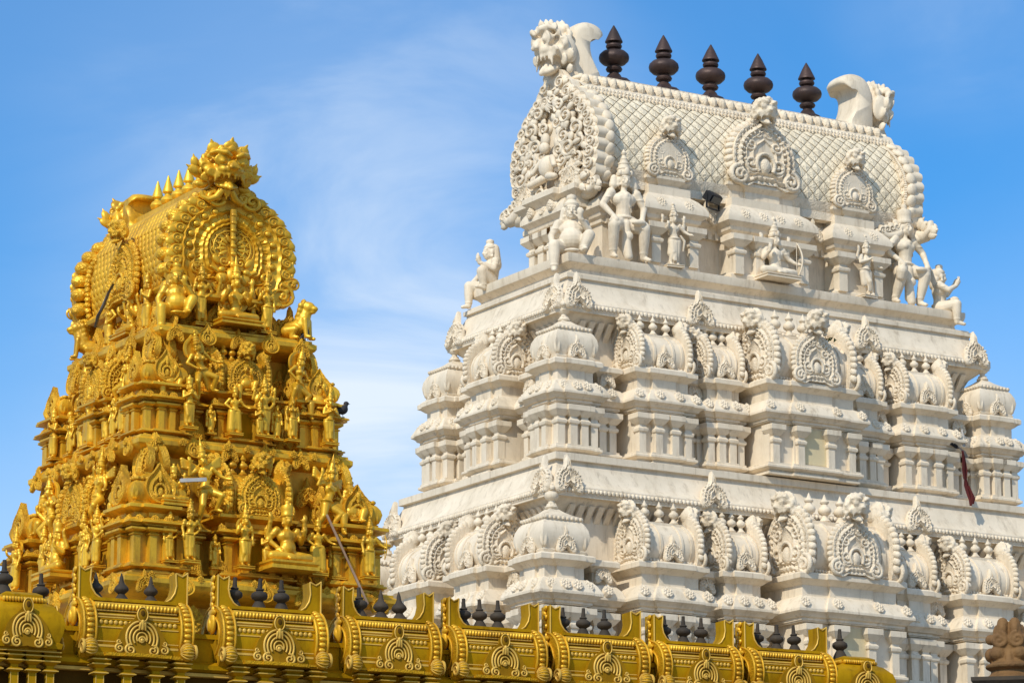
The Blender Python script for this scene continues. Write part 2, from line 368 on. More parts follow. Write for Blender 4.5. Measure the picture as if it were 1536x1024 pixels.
def m_gable(mat, rich=1, niche=True, flames=11):   # horseshoe vault end, unit half-width, about 2.2 high
    Rf = polar({0: 1.28, 10: 1.12, 25: 1.02, 60: 1.0, 95: 1.03, 115: 1.10, 135: 1.32, 147: 1.26, 158: .98, 180: .92})
    hf = ringh(.06, [(.40, .10, .05), (.60, .10, .05), (.80, .14, .06), (.97, .10, .05)], 30, .035, (.62, .95))
    mb = MB().add(relief(Rf, hf, 18, 84, .16), T(0, 0, .92))
    for s in (-1, 1):
        for k in range(flames):                         # flame-like leaves along the rim
            a = R_(14+k*(118/flames))*s
            rr = float(Rf(np.array([a]))[0])
            c = (rr*math.sin(a), .04, .92+rr*math.cos(a))
            mb.add(ell(c, (.13, .13, .17), RY(math.degrees(a)+18*s), 9, 7))
            if rich: mb.add(spiral(.88*rr*math.sin(a), .92+.88*rr*math.cos(a), .085, 1.2, s, a, -.10, .028, 6, 12))
        mb.add(spiral(.86*s, .20, .30, 1.8, -s, R_(90), -.10, .075))
        if rich:
            mb.add(spiral(.44*s, .62, .26, 1.6, s, R_(160 if s > 0 else 20), -.10, .06))
            mb.add(spiral(.42*s, 1.22, .20, 1.5, -s, R_(40 if s > 0 else 140), -.10, .05))
            mb.add(spiral(.20*s, 1.62, .15, 1.4, s, R_(200 if s > 0 else -20), -.10, .045))
            for k in range(9):
                a = R_(12+k*14)*s
                mb.add(ell((.70*math.sin(a), -.12, .95+.70*math.cos(a)), .055, None, 8, 6))
    if niche:
        mb.add(tube([(.30*math.sin(a), -.14, .62+.34*math.cos(a)) for a in np.linspace(-2.3, 2.3, 22)], .06, 8))
        mb.add(ell((0, -.10, .58), (.19, .12, .26)))
    return mb.mesh('gable', mat, 50)
def m_finial(mat, n=16):                  # baluster finial, unit height
    return MB().add(lathe([(.20, 0), (.23, .05), (.15, .12), (.10, .2), (.10, .26), (.20, .33), (.235, .42), (.20, .52), (.12, .58), (.10, .64), (.15, .68), (.16, .73), (.09, .80), (.05, .90), (.008, 1.0)], n)).mesh('finial', mat, 40)
def leaf(c, w, t, h, rx=0, ry=0, rz=0):  # flat pointed leaf standing on c
    L = MB(); L.add(ell((0, 0, h*.42), (w, t, h*.45), None, 12, 8)); L.add(cap((0, 0, h*.6), w*.55, (0, 0, h*1.0), w*.10, 10), SC(1, t/w*1.6, 1))
    M = T(*c) @ RZ(rz) @ RY(ry) @ RX(rx); A = np.array(M); v, f = L.vf(); return v @ A[:3, :3].T + A[:3, 3], f
def m_yali(mat, voxel=.05, detail=1):     # lion-faced guardian head facing -Y, unit width about 1, origin at the chin
    b = MB()
    b.add(ell((0, .12, .58), (.43, .40, .42)))                    # skull
    b.add(ell((0, -.22, .56), (.33, .26, .17)))                   # muzzle
    b.add(ell((0, -.46, .66), (.13, .10, .11))); b.add(ell((0, -.30, .76), (.09, .20, .08)))   # nose
    b.add(ell((0, -.16, .16), (.27, .25, .10), RX(16)))           # dropped jaw
    b.add(cap((0, -.22, .24), .11, (0, -.44, .10), .07))          # tongue
    for s in (-1, 1):
        b.add(ell((.075*s, -.52, .63), (.055, .05, .05)))         # nostril
        b.add(ell((.23*s, -.27, .78), (.145, .13, .14)))          # bulging eye with lid folds
        b.add(tube([(.23*s+.15*math.cos(a), -.33, .78+.145*math.sin(a)) for a in np.linspace(0, 6.28, 18)], .030, 6, False))
        b.add(ell((.23*s, -.39, .76), (.055, .04, .055)))
        b.add(tube([(.05*s, -.40, .90), (.18*s, -.40, 1.0), (.34*s, -.30, 1.01), (.46*s, -.16, .92)], [.05, .07, .06, .035], 8))
        for k in range(3): b.add(cap(((.07+.085*k)*s, -.43+.05*k, .44), .036, ((.075+.09*k)*s, -.45+.05*k, .33), .018, 7))   # upper teeth
        b.add(cap((.27*s, -.28, .46), .06, (.34*s, -.34, .20), .016))       # tusk
        b.add(ell((.38*s, -.10, .48), (.13, .16, .13)))           # cheek
        b.add(spiral(.40*s, .46, .12, 1.3, s, 0, -.26, .04, 7))
        b.add(ell((.45*s, .08, .50), (.10, .22, .30)))            # cheek ruff
        b.add(leaf((.44*s, -.02, .50), .13, .06, .34, 0, 26*s, 0)); b.add(leaf((.46*s, .06, .28), .11, .06, .30, 0, 48*s, 0)); b.add(leaf((.40*s, .0, .06), .10, .06, .26, 0, 80*s, 0))
        b.add(spiral(.50*s, .60, .13, 1.5, s, 1, -.08, .036, 7)); b.add(spiral(.46*s, .28, .11, 1.5, -s, 1, -.10, .032, 7))
        b.add(spiral(.17*s, 1.02, .10, 1.4, -s, 0, -.24, .03, 7)); b.add(spiral(.36*s, .98, .09, 1.4, s, 0, -.14, .03, 7))
    for k in range(7):                                            # tight crown of small leaves over a bead band
        a = R_(-66+22*k); x_, z_ = .40*math.sin(a), .64+.40*math.cos(a)
        b.add(leaf((x_, -.10, z_), .085, .06, .14+.08*math.cos(a), 0, math.degrees(a)*.8)); b.add(leaf((x_*1.02, .20, z_), .10, .07, .12+.06*math.cos(a), 0, math.degrees(a)*.8))
        b.add(ell((x_*.96, -.20, .64+.38*math.cos(a)), (.045, .04, .045)))
    b.add(leaf((0, -.22, .98), .11, .07, .26, 8)); b.add(ell((0, .10, .92), (.32, .30, .16)))
    return sculpt(b, 'yali_head', mat, voxel, 1)
def m_tailfin(mat):                       # curling hood behind the big guardian head; plate across Y, curling back (+Y)
    prof = [(.0, 0), (-.03, .35), (-.02, .7), (.02, 1.0), (.15, 1.2), (.38, 1.28), (.62, 1.22), (.74, 1.06), (.66, .97), (.52, 1.0), (.42, .92), (.40, .7), (.46, .42), (.62, .12), (.70, 0)]
    P = np.array(prof); tt = np.linspace(0, 1, len(P)); t2 = np.linspace(0, 1, 57)
    Q = np.stack([np.interp(t2, tt, P[:, 0]), np.interp(t2, tt, P[:, 1])], 1)
    for _ in range(4): Q[1:-1] = .25*Q[:-2]+.5*Q[1:-1]+.25*Q[2:]
    ctr = np.array([.24, .62]); v = []; n = len(Q); lay = np.linspace(-1, 1, 11)
    for l_ in lay:
        ins = 1-.30*(1-math.sqrt(max(0, 1-abs(l_)**4)))
        for y, z in Q: v.append((l_*.24, ctr[0]+(y-ctr[0])*ins, ctr[1]+(z-ctr[1])*ins if z > .02 else z))
    m = len(lay); f = [tuple(range(n)), tuple(reversed([(m-1)*n+i for i in range(n)]))]
    for k in range(m-1):
        for i in range(n): j = (i+1) % n; f.append((k*n+i, (k+1)*n+i, (k+1)*n+j, k*n+j))
    mb = MB().add((v, f))
    return mb.mesh('tail_hood', mat, 60)

# ---------------------------------------------------------------- miniature shrines that line every storey
ORN = {}
def orn(kind, mat):
    k = (kind, mat)
    if k not in ORN:
        if kind == 'boss': ORN[k] = m_boss(mat.replace('carve', '') if mat == 'whitecarve' else mat)
        elif kind == 'antefix': ORN[k] = m_antefix(mat)
        elif kind == 'gable': ORN[k] = m_gable(mat, 1)
        elif kind == 'finial': ORN[k] = m_finial(mat)
        elif kind == 'yali':
            base = next((v for (a, b), v in ORN.items() if a == 'yali'), None)
            ORN[k] = remat(base, mat) if base else m_yali(mat, .055)
        elif kind == 'leaf':              # pointed leaf plate with a horseshoe in it
            Rf = polar({0: 1.55, 8: 1.25, 25: 1.0, 60: .92, 90: .90, 120: .86, 150: .80, 180: .78})
            mb = MB().add(relief(Rf, ringh(.10, [(.98, .16, .08), (.62, .18, .09)], 0), 12, 44, .14), T(0, 0, .78))
            mb.add(tube([(.34*math.sin(a), -.2, .70+.38*math.cos(a)) for a in np.linspace(-2.5, 2.5, 20)], .09, 8))
            mb.add(ell((0, -.12, .66), (.2, .14, .3))); mb.add(ell((0, -.2, 1.45), (.12, .12, .3)))
            ORN[k] = mb.mesh('antefix', mat, 50)
    return ORN[k]
def pil_mesh(q, lv, mat):
    b, s, c = lv[0], lv[1], lv[2]; h = c-s
    p = [(0, b-.02), (0, s), (.022, s+.05*h), (.03, s+.14*h), (.03, s+.20*h), (.0, s+.30*h), (-.005, s+.40*h), (.02, s+.46*h), (.045, s+.56*h), (.085, s+.72*h), (.085, c)]
    return MB().add(mould([(-q,-q),(q,-q),(q,q),(-q,q)], [(o*q/.07, z) for o, z in p])).mesh('pilaster', mat, 30)
def body_mesh(plan, lv, KP, mat, wall_in=.0, dome=False):
    b, s, c, f, k, n, sl = lv; mb = MB(); H = k-f; N_ = sl-n
    mb.add(mould(plan, [(.0, 0), (.03, 0), (.03, .2*b), (-.01, .24*b), (-.01, .34*b), (.04, .42*b), (.085, .55*b), (.085, .72*b), (.05, .80*b), (.05, .95*b), (.0, b), (-wall_in, b), (-wall_in, f-.05*H), (.04, f-.05*H), (.04, f),
       (.06, f), (.06, f+.10*H), (.10, f+.13*H), (.13, f+.24*H), (KP, f+.32*H), (KP, f+.42*H), (KP-.03, f+.55*H), (KP-.07, f+.72*H), (KP-.13, f+.88*H), (-.04, k),
       (-.04, n), (.0, n+.12*N_), (.05, n+.34*N_), (.10, n+.45*N_), (.10, n+.86*N_), (.07, sl), (-.06, sl)]))
    return mb.mesh('shrine', mat, 28)
def vault_mesh(L, r, mat, bands=True, hs=1.0):
    ang = np.radians(np.linspace(-128, 128, 23))
    pr = [(r*math.sin(a)*(1 if abs(a) < 1.6 else 1), (r*.78+r*math.cos(a)*(1.0+.10*max(0, math.cos(a))**6))*hs) for a in ang]
    pr = [(-r*.86, 0)] + pr[0:] + [(r*.86, 0)]
    xs = []; sc = []
    def st(x, s): xs.append(x); sc.append(s)
    st(-L, 1); 
    if bands:
        for x0 in (-.78*L, -.40*L, .40*L, .78*L):
            st(x0-.05*L, 1); st(x0-.045*L, 1.05); st(x0+.045*L, 1.05); st(x0+.05*L, 1)
    st(L, 1)
    v = []; m = len(pr)
    for x, s in zip(xs, sc): v += [(x, y*s, z*(1+(s-1)*.6)) for y, z in pr]
    f = []
    for k in range(len(xs)-1):
        for i in range(m-1): f.append((k*m+i, (k+1)*m+i, (k+1)*m+i+1, k*m+i+1))
    f.append(tuple(range(m))); f.append(tuple(reversed([(len(xs)-1)*m+i for i in range(m)])))
    mb = MB().add((v, f))
    zt = (r*.78+r*1.10)*hs
    mb.add(box(-L, L, -.28*r, .28*r, zt-.10*r, zt+.06*r))
    n = max(6, int(L/.035))
    if bands:
        for i in range(n):
            for s in (-1, 1): mb.add(ell((-L+2*L*(i+.5)/n, s*r*.52, zt-.30*r), .028, None, 6, 4))
        for i in range(n): mb.add(ell((-L+2*L*(i+.5)/n, -r*.90, .10*r), .03, None, 6, 4))
    return mb.mesh('vault_roof', mat, 40)
def dome_mesh(q, h, mat):
    P = [(-q,-q),(q,-q),(q,q),(-q,q)]
    p = [(-.06*q, 0), (.02*q, .02*h), (.06*q, .08*h), (.0, .10*h), (.12*q, .24*h), (.17*q, .38*h), (.12*q, .52*h), (0, .64*h), (-.10*q, .70*h), (-.06*q, .72*h), (-.06*q, .79*h), (-.14*q, .80*h), (-.36*q, .85*h), (-.60*q, .92*h), (-.80*q, 1.0*h), (-.86*q, 1.12*h)]
    mb = MB().add(mould(P, p))
    for s in (0, 90, 180, 270):
        for t in np.linspace(-.9, .9, 9): mb.add(ell((q*.95*t, -q*.94, .755*h), .03*q/.36, None, 6, 4), RZ(s))
        for t in (-.95, .95):
            mb.add(ell((q*t*1.02, -q*1.04, .30*h), (.14*q, .14*q, .18*h), None, 8, 6), RZ(s))
    return mb.mesh('dome_roof', mat, 40)
CACHE = {}
def shrine(kind, w, d, S, key=None):
    """K corner shrine with dome, A barrel shrine, C big barrel shrine with front gable, L narrow link bay; back at y=0, facing -Y"""
    m, mc, lv, KP = S['m'], S['mc'], S['lv'], S['KP']
    b, s, c, f, k, n, sl = lv; q = S['q']
    if kind == 'K': plan = ssq(w, w*.5, .05)
    elif kind == 'L': plan = rect(w, d, .05)
    else: plan = srect(w, d, w*(.5 if kind == 'A' else .48), .06, .05)
    nm = {'K': 'corner_shrine', 'A': 'barrel_shrine', 'C': 'barrel_shrine', 'L': 'link_bay'}[kind]
    root = ob(nm, body_mesh(plan, lv, KP, m, .03), m, None)
    pm = S.setdefault('pil', pil_mesh(q, lv, m))
    bs = S['boss']; H = k-f
    def pil(x, y): ob('pilaster', pm, m, root, (x, y, 0))
    def boss(x, y, rz=0): ob('flower_boss', orn('boss', mc), mc, root, (x, y, f+.66*H), (R_(-32), 0, R_(rz)) if rz == 0 else (R_(-32), 0, R_(rz)), bs)
    kf = KP-.06
    if kind == 'K':
        for a in (0, -90):
            def put(x, y): v = RZ(a) @ Vector((x, y, 0)); return v.x, v.y
            for x, o in ((-w+q*.9, 0), (w-q*.9, 0), (-w*.28, .05), (w*.28, .05)):
                if a == -90 and x > w*.5: continue      # the shared corner pilaster
                pil(*put(x, -w+q*.35-o))
            for x, o in ((-w*.78-.02, 0), (-w*.26, .05), (w*.26, .05), (w*.78+.02, 0)): boss(*put(x, -w-kf-o), a)
        qd = w*.93; h = S['roof']*.80
        ob('dome_roof', dome_mesh(qd, h, m), m, root, (0, 0, sl))
        if m == 'white': ob('finial', orn('finial', m), m, root, (0, 0, sl+h*1.0), (0, 0, 0), S['roof']*.52)
        for a in (0, -90):
            v = RZ(a) @ Vector((0, -qd*1.17, 0)); ob('antefix', orn('antefix' if S['m'] == 'white' else 'leaf', mc), mc, root, (v.x, v.y, sl+.02), (R_(-6), 0, R_(a)), S['ant'])
    else:
        xs = S['px'].get(kind, [-.84, -.32, .32, .84])
        for x in xs: pil(x*w, -d+q*.35-(.06 if abs(x) < .5 and kind != 'L' else 0))
        nb = {'A': (-.95, -.36, .36, .95), 'C': (-.98, -.42, .42, .98), 'L': (0,)}[kind]
        for x in nb: boss(x*w+(.06 if x > .9 else -.06 if x < -.9 else 0), -d-kf-(.06 if abs(x) < .5 else 0))
        if kind == 'C':
            ob('niche', MB().add(box(-w*.30, w*.30, -d-.035, -d+.2, b+.02, c+.0)), S['niche'], root)
    if kind in 'AC':
        r = S['vr'] if kind == 'A' else S['vr']*1.35; L = w*.86; yc = -d+r*.95
        vm = ob('vault_roof', vault_mesh(L, r, m), m, root, (0, yc, sl))
        zt = sl+r*1.90; g = r*1.16
        for sg in (-1, 1):
            ob('gable', orn('gable', mc), mc, root, (sg*(L+.03), yc, sl+.01), (0, 0, R_(90*sg)), (g, g, g*1.0))
            ob('yali_head', orn('yali', mc), mc, root, (sg*(L+.05), yc, zt-.02), (R_(14), 0, R_(90*sg)), r*.88)
        nf = 3 if kind == 'A' else 4
        for i in range(nf): ob('finial', orn('finial', m), m, root, (L*.56*(i/(nf-1)*2-1), yc, zt+.02), (0, 0, 0), r*1.0)
        if kind == 'A': ob('antefix', orn('antefix' if S['m'] == 'white' else 'leaf', mc), mc, root, (0, yc-r*1.16, sl+.02), (R_(-8), 0, 0), S['ant']*1.02)
        else:
            g2 = r*.92
            ob('gable', orn('gable', mc), mc, root, (0, yc-r*1.22, sl+.01), (R_(-4), 0, 0), g2)
            ob('yali_head', orn('yali', mc), mc, root, (0, yc-r*1.22, sl+g2*2.0), (R_(16), 0, 0), r*.84)
    if kind == 'L':
        ob('antefix', orn('antefix', mc), mc, root, (0, -d-.06, k+.0), (R_(-10), 0, 0), w*.75)
    CACHE[key or (kind, w, S['m'])] = root
    return root
def face_xf(face, x, off):               # place on the right-hand face (v=-off) or left-hand face (u=-off)
    return ((x, -off), 0.0) if face == 'R' else ((-off, -x), R_(-90))
def place(proto, parent, face, x, off, z, sc=(1, 1, 1), first=False):
    (px, py), a = face_xf(face, x, off)
    if not proto.parent and not proto.get('used'):
        proto['used'] = 1; proto.parent = parent; KIDS.setdefault(parent.name, []).append(proto)
        proto.location = (px, py, z); proto.rotation_euler = (0, 0, a); proto.scale = sc; return proto
    return dup(proto, parent, (px, py, z), (0, 0, a), sc)
def cornice_mesh(au, av, z0, mat, prof, ribs=None):
    """storey cornice: profile outsets are relative to the lip; the rib zone carries carved slots"""
    mb = MB().add(mould([(-au,-av),(au,-av),(au,av),(-au,av)], [(o, z0+z) for o, z in prof]))
    if ribs:
        z1, z2, o1, o2, sp = ribs
        for side in range(4):
            L = au if side % 2 == 0 else av; D = av if side % 2 == 0 else au
            n = int(2*(L+o1)/sp)
            for i in range(n):
                x = -(L+o1)+2*(L+o1)*(i+.5)/n; hw = sp*.30
                v = [(x+sx*hw, -(D+(o1 if zz == 0 else o2))-dd, z0+(z1 if zz == 0 else z2)) for zz in (0, 1) for dd in (.045, -.03) for sx in (-1, 1)]
                mb.add((v, [(0, 2, 3, 1), (4, 5, 7, 6), (0, 1, 5, 4), (2, 6, 7, 3), (0, 4, 6, 2), (1, 3, 7, 5)]), RZ(90*side))
    return mb.mesh('cornice', mat, 28)

# ---------------------------------------------------------------- ground
ob_g = ob('ground', MB().add(box(-1500, 1500, -1500, 3000, -.5, 0)), 'ground'); tag(ob_g, 'pale paved ground far below the temple roofs', 'ground', kind='structure')

# ---------------------------------------------------------------- white tower
WT = empty('white_temple_tower', (4.0898, 66.0, 0), R_(90-YAW))
tag(WT, 'tall cream white temple tower with barrel roof, carved storeys and row of dark finials', 'temple tower')
Wp = dict(m='white', mc='whitecarve', lv=(.23, .58, .93, .99, 1.42, 1.60, 1.80), KP=.19, q=.075, roof=1.0, ant=.17, vr=.37, boss=.095, niche='ochre',
          px={'A': [-.84, -.30, .30, .84], 'C': [-.86, -.34, .34, .86], 'L': [-.55, .55]})
K0 = shrine('K', .42, 0, Wp); A0 = shrine('A', .60, .78, Wp); B0 = shrine('A', .40, .66, Wp, 'B'); C0 = shrine('C', 1.02, 1.22, Wp); L0 = shrine('L', .20, .42, Wp)
ZW = 12.01+G
def storey(z, sc, K, As, Bs, Cx, LA, face_off, Ls, L_left, LLs):
    s3 = (sc, sc, sc)
    for su, sv in ((-1, -1), (-1, 1), (1, -1)): 
        if not K0.get('used'):
            K0['used'] = 1; K0.parent = WT; KIDS.setdefault(WT.name, []).append(K0); K0.location = (su*K[0], sv*K[1], z)
        else: dup(K0, WT, (su*K[0], sv*K[1], z), (0, 0, 0), s3)
    for x in As: place(A0, WT, 'R', x, face_off, z, s3)
    for x in Bs: place(B0, WT, 'R', x, face_off, z, s3)
    place(C0, WT, 'R', Cx, face_off, z, s3)
    for x in Ls: place(L0, WT, 'R', x, face_off, z, s3)
    for x in LA: place(A0, WT, 'L', x, L_left, z, s3)
    for x in LLs: place(L0, WT, 'L', x, L_left, z, s3)
storey(ZW, 1.0, (4.886, 1.973), (-3.05, 3.05), (-1.62, 1.62), 0, (0,), 1.72, (-4.08, -2.15, 2.15, 4.08), 4.62, (-1.08, 1.08))
storey(11.215+G-2.9*1.085, 1.085, (5.784, 2.958), (-3.62, 3.62), (-1.95, 1.95), 0, (-1.02, 1.02), 2.68, (-4.85, -2.62, 2.62, 4.85), 5.48, (-2.0, 2.0))
wall = MB()
wall.add(box(-4.62, 4.62, -1.72, 1.72, 11.5+G, 14.6+G)); wall.add(box(-5.48, 5.48, -2.68, 2.68, 7.6+G, 11.3+G)); wall.add(box(-6.2, 6.2, -3.5, 3.5, 0, 7.5+G))
ob('storey_wall', wall, 'white', WT)
strip = MB()
CP = [(-.45, -.75), (-.40, -.62), (-.44, -.60), (-.42, -.45), (-.34, -.25), (-.16, -.10), (-.10, -.03), (0, -.03), (0, .0), (.015, .02), (.015, .15), (0, .17), (-.04, .19), (-.12, .30), (-.20, .48), (-.27, .62), (-.27, .66), (-.22, .67), (-.22, .75), (-.42, .76), (-.8, .78)]
ob('cornice', cornice_mesh(4.972, 2.097, 14.83+G, 'white', CP, (-.46, -.14, -.43, -.18, .2)), 'white', WT)
ob('cornice', cornice_mesh(5.812, 3.032, 11.18+G, 'white', CP[:-3]+[(-.20, .67), (-.20, .80), (-.40, .83), (-1.3, .83)], (-.46, -.14, -.43, -.18, .2)), 'white', WT)
ob('cornice', cornice_mesh(6.45, 3.75, 7.22+G, 'white', CP[:-3]+[(-.20, .67), (-.20, .78), (-.40, .80), (-1.2, .80)], (-.46, -.14, -.43, -.18, .2)), 'white', WT)
for (au, av, z, us) in ((4.972, 2.097, 14.85+G, (-4.66, -1.95, 1.95, 4.62)), (5.812, 3.032, 11.20+G, (-5.48, -2.35, 2.35, 5.45))):
    for x in us: ob('antefix', orn('antefix', 'whitecarve'), 'whitecarve', WT, (x, -av-.045, z), (R_(-9), 0, 0), .27)
    for x in (-av+.32, av-.32): ob('antefix', orn('antefix', 'whitecarve'), 'whitecarve', WT, (-au-.045, x, z), (R_(-9), 0, R_(-90)), .27)
    bd = MB()                                                      # beaded band along the lip
    for s in np.arange(-au, au, .085): bd.add(ell((s, -av-.02, z+.06), (.05, .035, .05), RY(35), 6, 4))
    for s in np.arange(-av, av, .085): bd.add(ell((-au-.02, s, z+.06), (.035, .05, .05), None, 6, 4))
    ob('beaded_band', bd, 'whitecarve', WT, smooth=180)

# top storey: platform, niches, columns and heavy eaves
ST = MB()
ST.add(mould(rect(4.50, 1.62, 1.62), [(.20, 15.56+G), (.20, 15.62+G), (.02, 15.66+G), (.0, 15.74+G), (.06, 15.80+G), (.14, 15.84+G), (.16, 15.92+G), (.16, 16.0+G), (-.5, 16.01+G)]))
b1, b2, b3 = .86, 1.66, 2.72
def tplan(o=0, wav=1.16, wau=3.52, bay=.38, lbay=.42, lw=.58):
    f = -(wav+bay); g = -wav; a = wau
    return [(-a, g), (-b3, g), (-b3, f), (-b2, f), (-b2, g), (-b1, g), (-b1, f-.08), (b1, f-.08), (b1, g), (b2, g), (b2, f), (b3, f), (b3, g), (a, g),
            (a, -g), (-a, -g), (-a, lw), (-a-lbay, lw), (-a-lbay, -lw), (-a, -lw)]
z = 16.0+G
ST.add(mould(tplan(), [(.06, z), (.06, z+.10), (.02, z+.14), (-.02, z+.16), (-.02, z+.84), (.03, z+.86), (.03, z+.93), (.08, z+.97), (.10, z+1.04), (.20, z+1.12), (.20, z+1.20), (.15, z+1.30), (.05, z+1.42), (-.05, z+1.50), (-.05, z+1.66), (-.4, z+1.70)]))
ob('top_storey', ST, 'white', WT, smooth=28)
pm3 = pil_mesh(.10, (.12, .48, .86), 'white')
for x, y in ((-b3+.1, -1.56), (-b2-.1, -1.56), (-b1+.1, -1.64), (b1-.1, -1.64), (b2+.1, -1.56), (b3-.1, -1.56), (-.28, -1.64), (.28, -1.64)): ob('pilaster', pm3, 'white', WT, (x, y, z))
for y in (-.48, .48, -.16, .16): ob('pilaster', pm3, 'white', WT, (-3.96, y, z))
dn = MB()
for x0, x1, yf in ((-b2, -b1, 1.16), (b1, b2, 1.16), (-3.5, -b3, 1.16), (b3, 3.5, 1.16)):
    nn = int((x1-x0)/.15)
    for i in range(nn): dn.add(box(x0+(i+.2)*(x1-x0)/nn, x0+(i+.75)*(x1-x0)/nn, -yf-.09, -yf+.05, z+.84, z+1.0))
ob('dentil_band', dn, 'white', WT)
for x, y in [(-2.5, -1.54), (-1.88, -1.54), (-.62, -1.62), (-.2, -1.62), (.2, -1.62), (.62, -1.62), (1.88, -1.54), (2.5, -1.54), (-3.2, -1.17), (-1.4, -1.17), (-1.12, -1.17), (1.12, -1.17), (1.4, -1.17), (3.2, -1.17)]:
    ob('flower_boss', orn('boss', 'whitecarve'), 'whitecarve', WT, (x, y-.13, z+1.27), (R_(-25), 0, 0), .10)
for y in (-.4, 0, .4): ob('flower_boss', orn('boss', 'whitecarve'), 'whitecarve', WT, (-4.09, y, z+1.27), (R_(-25), 0, R_(-90)), .10)
for x in (-1.26, 1.26): ob('antefix', orn('antefix', 'whitecarve'), 'whitecarve', WT, (x, -1.40, z+1.08), (R_(-8), 0, 0), .19)

# barrel roof
RB = 17.62+G; HW = 1.36
pr = [(1.20, 0), (1.32, .18), (1.37, .42), (1.37, .70), (1.31, 1.02), (1.18, 1.36), (.98, 1.70), (.72, 2.0), (.44, 2.22), (.24, 2.34), (.24, 2.43)]
prof = [(-y, zz) for y, zz in pr] + [(y, zz) for y, zz in reversed(pr)]
def extr(profile, xs):
    m = len(profile); v = [(x, y, zz) for x in xs for y, zz in profile]; f = []
    for k in range(len(xs)-1):
        for i in range(m): j = (i+1) % m; f.append((k*m+i, (k+1)*m+i, (k+1)*m+j, k*m+j))
    f.append(tuple(range(m))); f.append(tuple(reversed([(len(xs)-1)*m+i for i in range(m)])))
    return v, f
roof = ob('barrel_roof', MB().add(extr(prof, [-3.66, 3.66])), 'tilebed', WT, (0, 0, RB))
P_ = np.array(pr[1:8]); seg = np.r_[0, np.cumsum(np.linalg.norm(np.diff(P_, axis=0), axis=1))]
def onprof(s): return np.interp(s, seg, P_[:, 0]), np.interp(s, seg, P_[:, 1])
dv, du = .135, .135; gap = .007
for side in (-1, 1):
    tl = MB()
    for a in range(-1, int(seg[-1]/dv)+1):
        for bq in range(int(7.2/du/2)+1):
            uc = -3.6+du*(2*bq+(a % 2)); sc_ = (a+1)*dv
            pts = [(uc-du+gap, sc_), (uc, sc_-dv+gap), (uc+du-gap, sc_), (uc, sc_+dv-gap), (uc, sc_)]
            if sc_+dv > seg[-1]+.05 or sc_-dv < -.12: continue
            vv = []
            for k, (x, s) in enumerate(pts):
                y, zz = onprof(max(0, min(seg[-1], s))); y2, z2 = onprof(min(seg[-1], max(0, s)+.02)); y1, z1 = onprof(max(0, s-.02))
                t_ = np.array([y2-y1, z2-z1]); nrm = np.array([t_[1], -t_[0]])/(np.linalg.norm(t_)+1e-9)
                h = .045 if k == 4 else .022
                if k == 1: h = .036
                vv.append((x, side*(y+nrm[0]*h), zz+nrm[1]*h))
            base = [(x, y-side*.035, zz) for x, y, zz in vv[:4]]
            fs = [(0, 1, 4), (1, 2, 4), (2, 3, 4), (3, 0, 4)]+[(i, (i+1) % 4, 5+(i+1) % 4, 5+i) for i in range(4)]
            tl.add((vv+base, fs if side == -1 else [tuple(reversed(q)) for q in fs]))
    ob('roof_tiles', tl, 'tile', roof, smooth=0)
rb = MB()
for side in (-1, 1):
    ys, zs = [], []
    for (y0, z0), (y1, z1) in zip(pr[7:10], pr[8:11]):
        rb.add(([(-3.66, side*y0*1.02, z0+.03), (3.66, side*y0*1.02, z0+.03), (3.66, side*y1*1.04, z1+.03), (-3.66, side*y1*1.04, z1+.03)], [(0, 1, 2, 3) if side == -1 else (3, 2, 1, 0)]))
    for i in range(86):
        x = -3.6+i*7.2/85; rb.add(ell((x, side*.79, 1.97), (.05, .06, .06), RY(20*(i % 3)), 6, 5))
        rb.add(ell((x+.03, side*.86, 1.90), (.035, .05, .05), None, 6, 4))
    for i in range(34):                                            # hanging leaf band under the ridge
        x = -3.5+i*7.0/33
        rb.add(ell((x, side*.55, 2.20), (.095, .12, .13), RX(-side*38), 8, 6)); rb.add(ell((x, side*.42, 2.30), (.07, .10, .08), RX(-side*30), 8, 5))
    rb.add(([(-3.64, side*1.24, -.08), (3.64, side*1.24, -.08), (3.64, side*1.385, .16), (-3.64, side*1.385, .16), (3.64, side*1.42, .30), (-3.64, side*1.42, .30)], [(0, 1, 2, 3), (3, 2, 4, 5)]))
rb.add(box(-3.7, 3.7, -.27, .27, 2.36, 2.45)); rb.add(box(-3.62, 3.62, -1.37, -1.14, -.06, .10)); rb.add(box(-3.62, 3.62, 1.14, 1.37, -.06, .10))
ob('ridge_band', rb, 'whitecarve', roof)
# dormer niches on the roof flank
def dormer(x, wv, z0, ht, g):
    pm = MB().add(mould(srect(wv, .30, wv*.55, .05, .5), [(0, 0), (.0, ht-.16), (.04, ht-.12), (.09, ht-.07), (.09, ht-.01), (.05, ht), (-.1, ht)]))
    r = ob('dormer', pm, 'white', WT, (x, -1.10, z0), smooth=28)
    ob('gable', orn('gable', 'whitecarve'), 'whitecarve', r, (0, -.36, ht), (R_(-3), 0, 0), (g, g*1.3, g*.92))
    ob('vault_roof', vault_mesh(.30, g*.86, 'white', False), 'white', r, (0, -.12, ht), (0, 0, R_(90)))
    ob('yali_head', orn('yali', 'whitecarve'), 'whitecarve', r, (0, -.40, ht+g*1.74), (R_(14), 0, 0), g*.86 if g < .5 else g*.68)
dormer(-2.19, .43, 17.50+G, .36, .44); dormer(2.19, .43, 17.50+G, .36, .44); dormer(0, .74, 17.50+G, .50, .70)
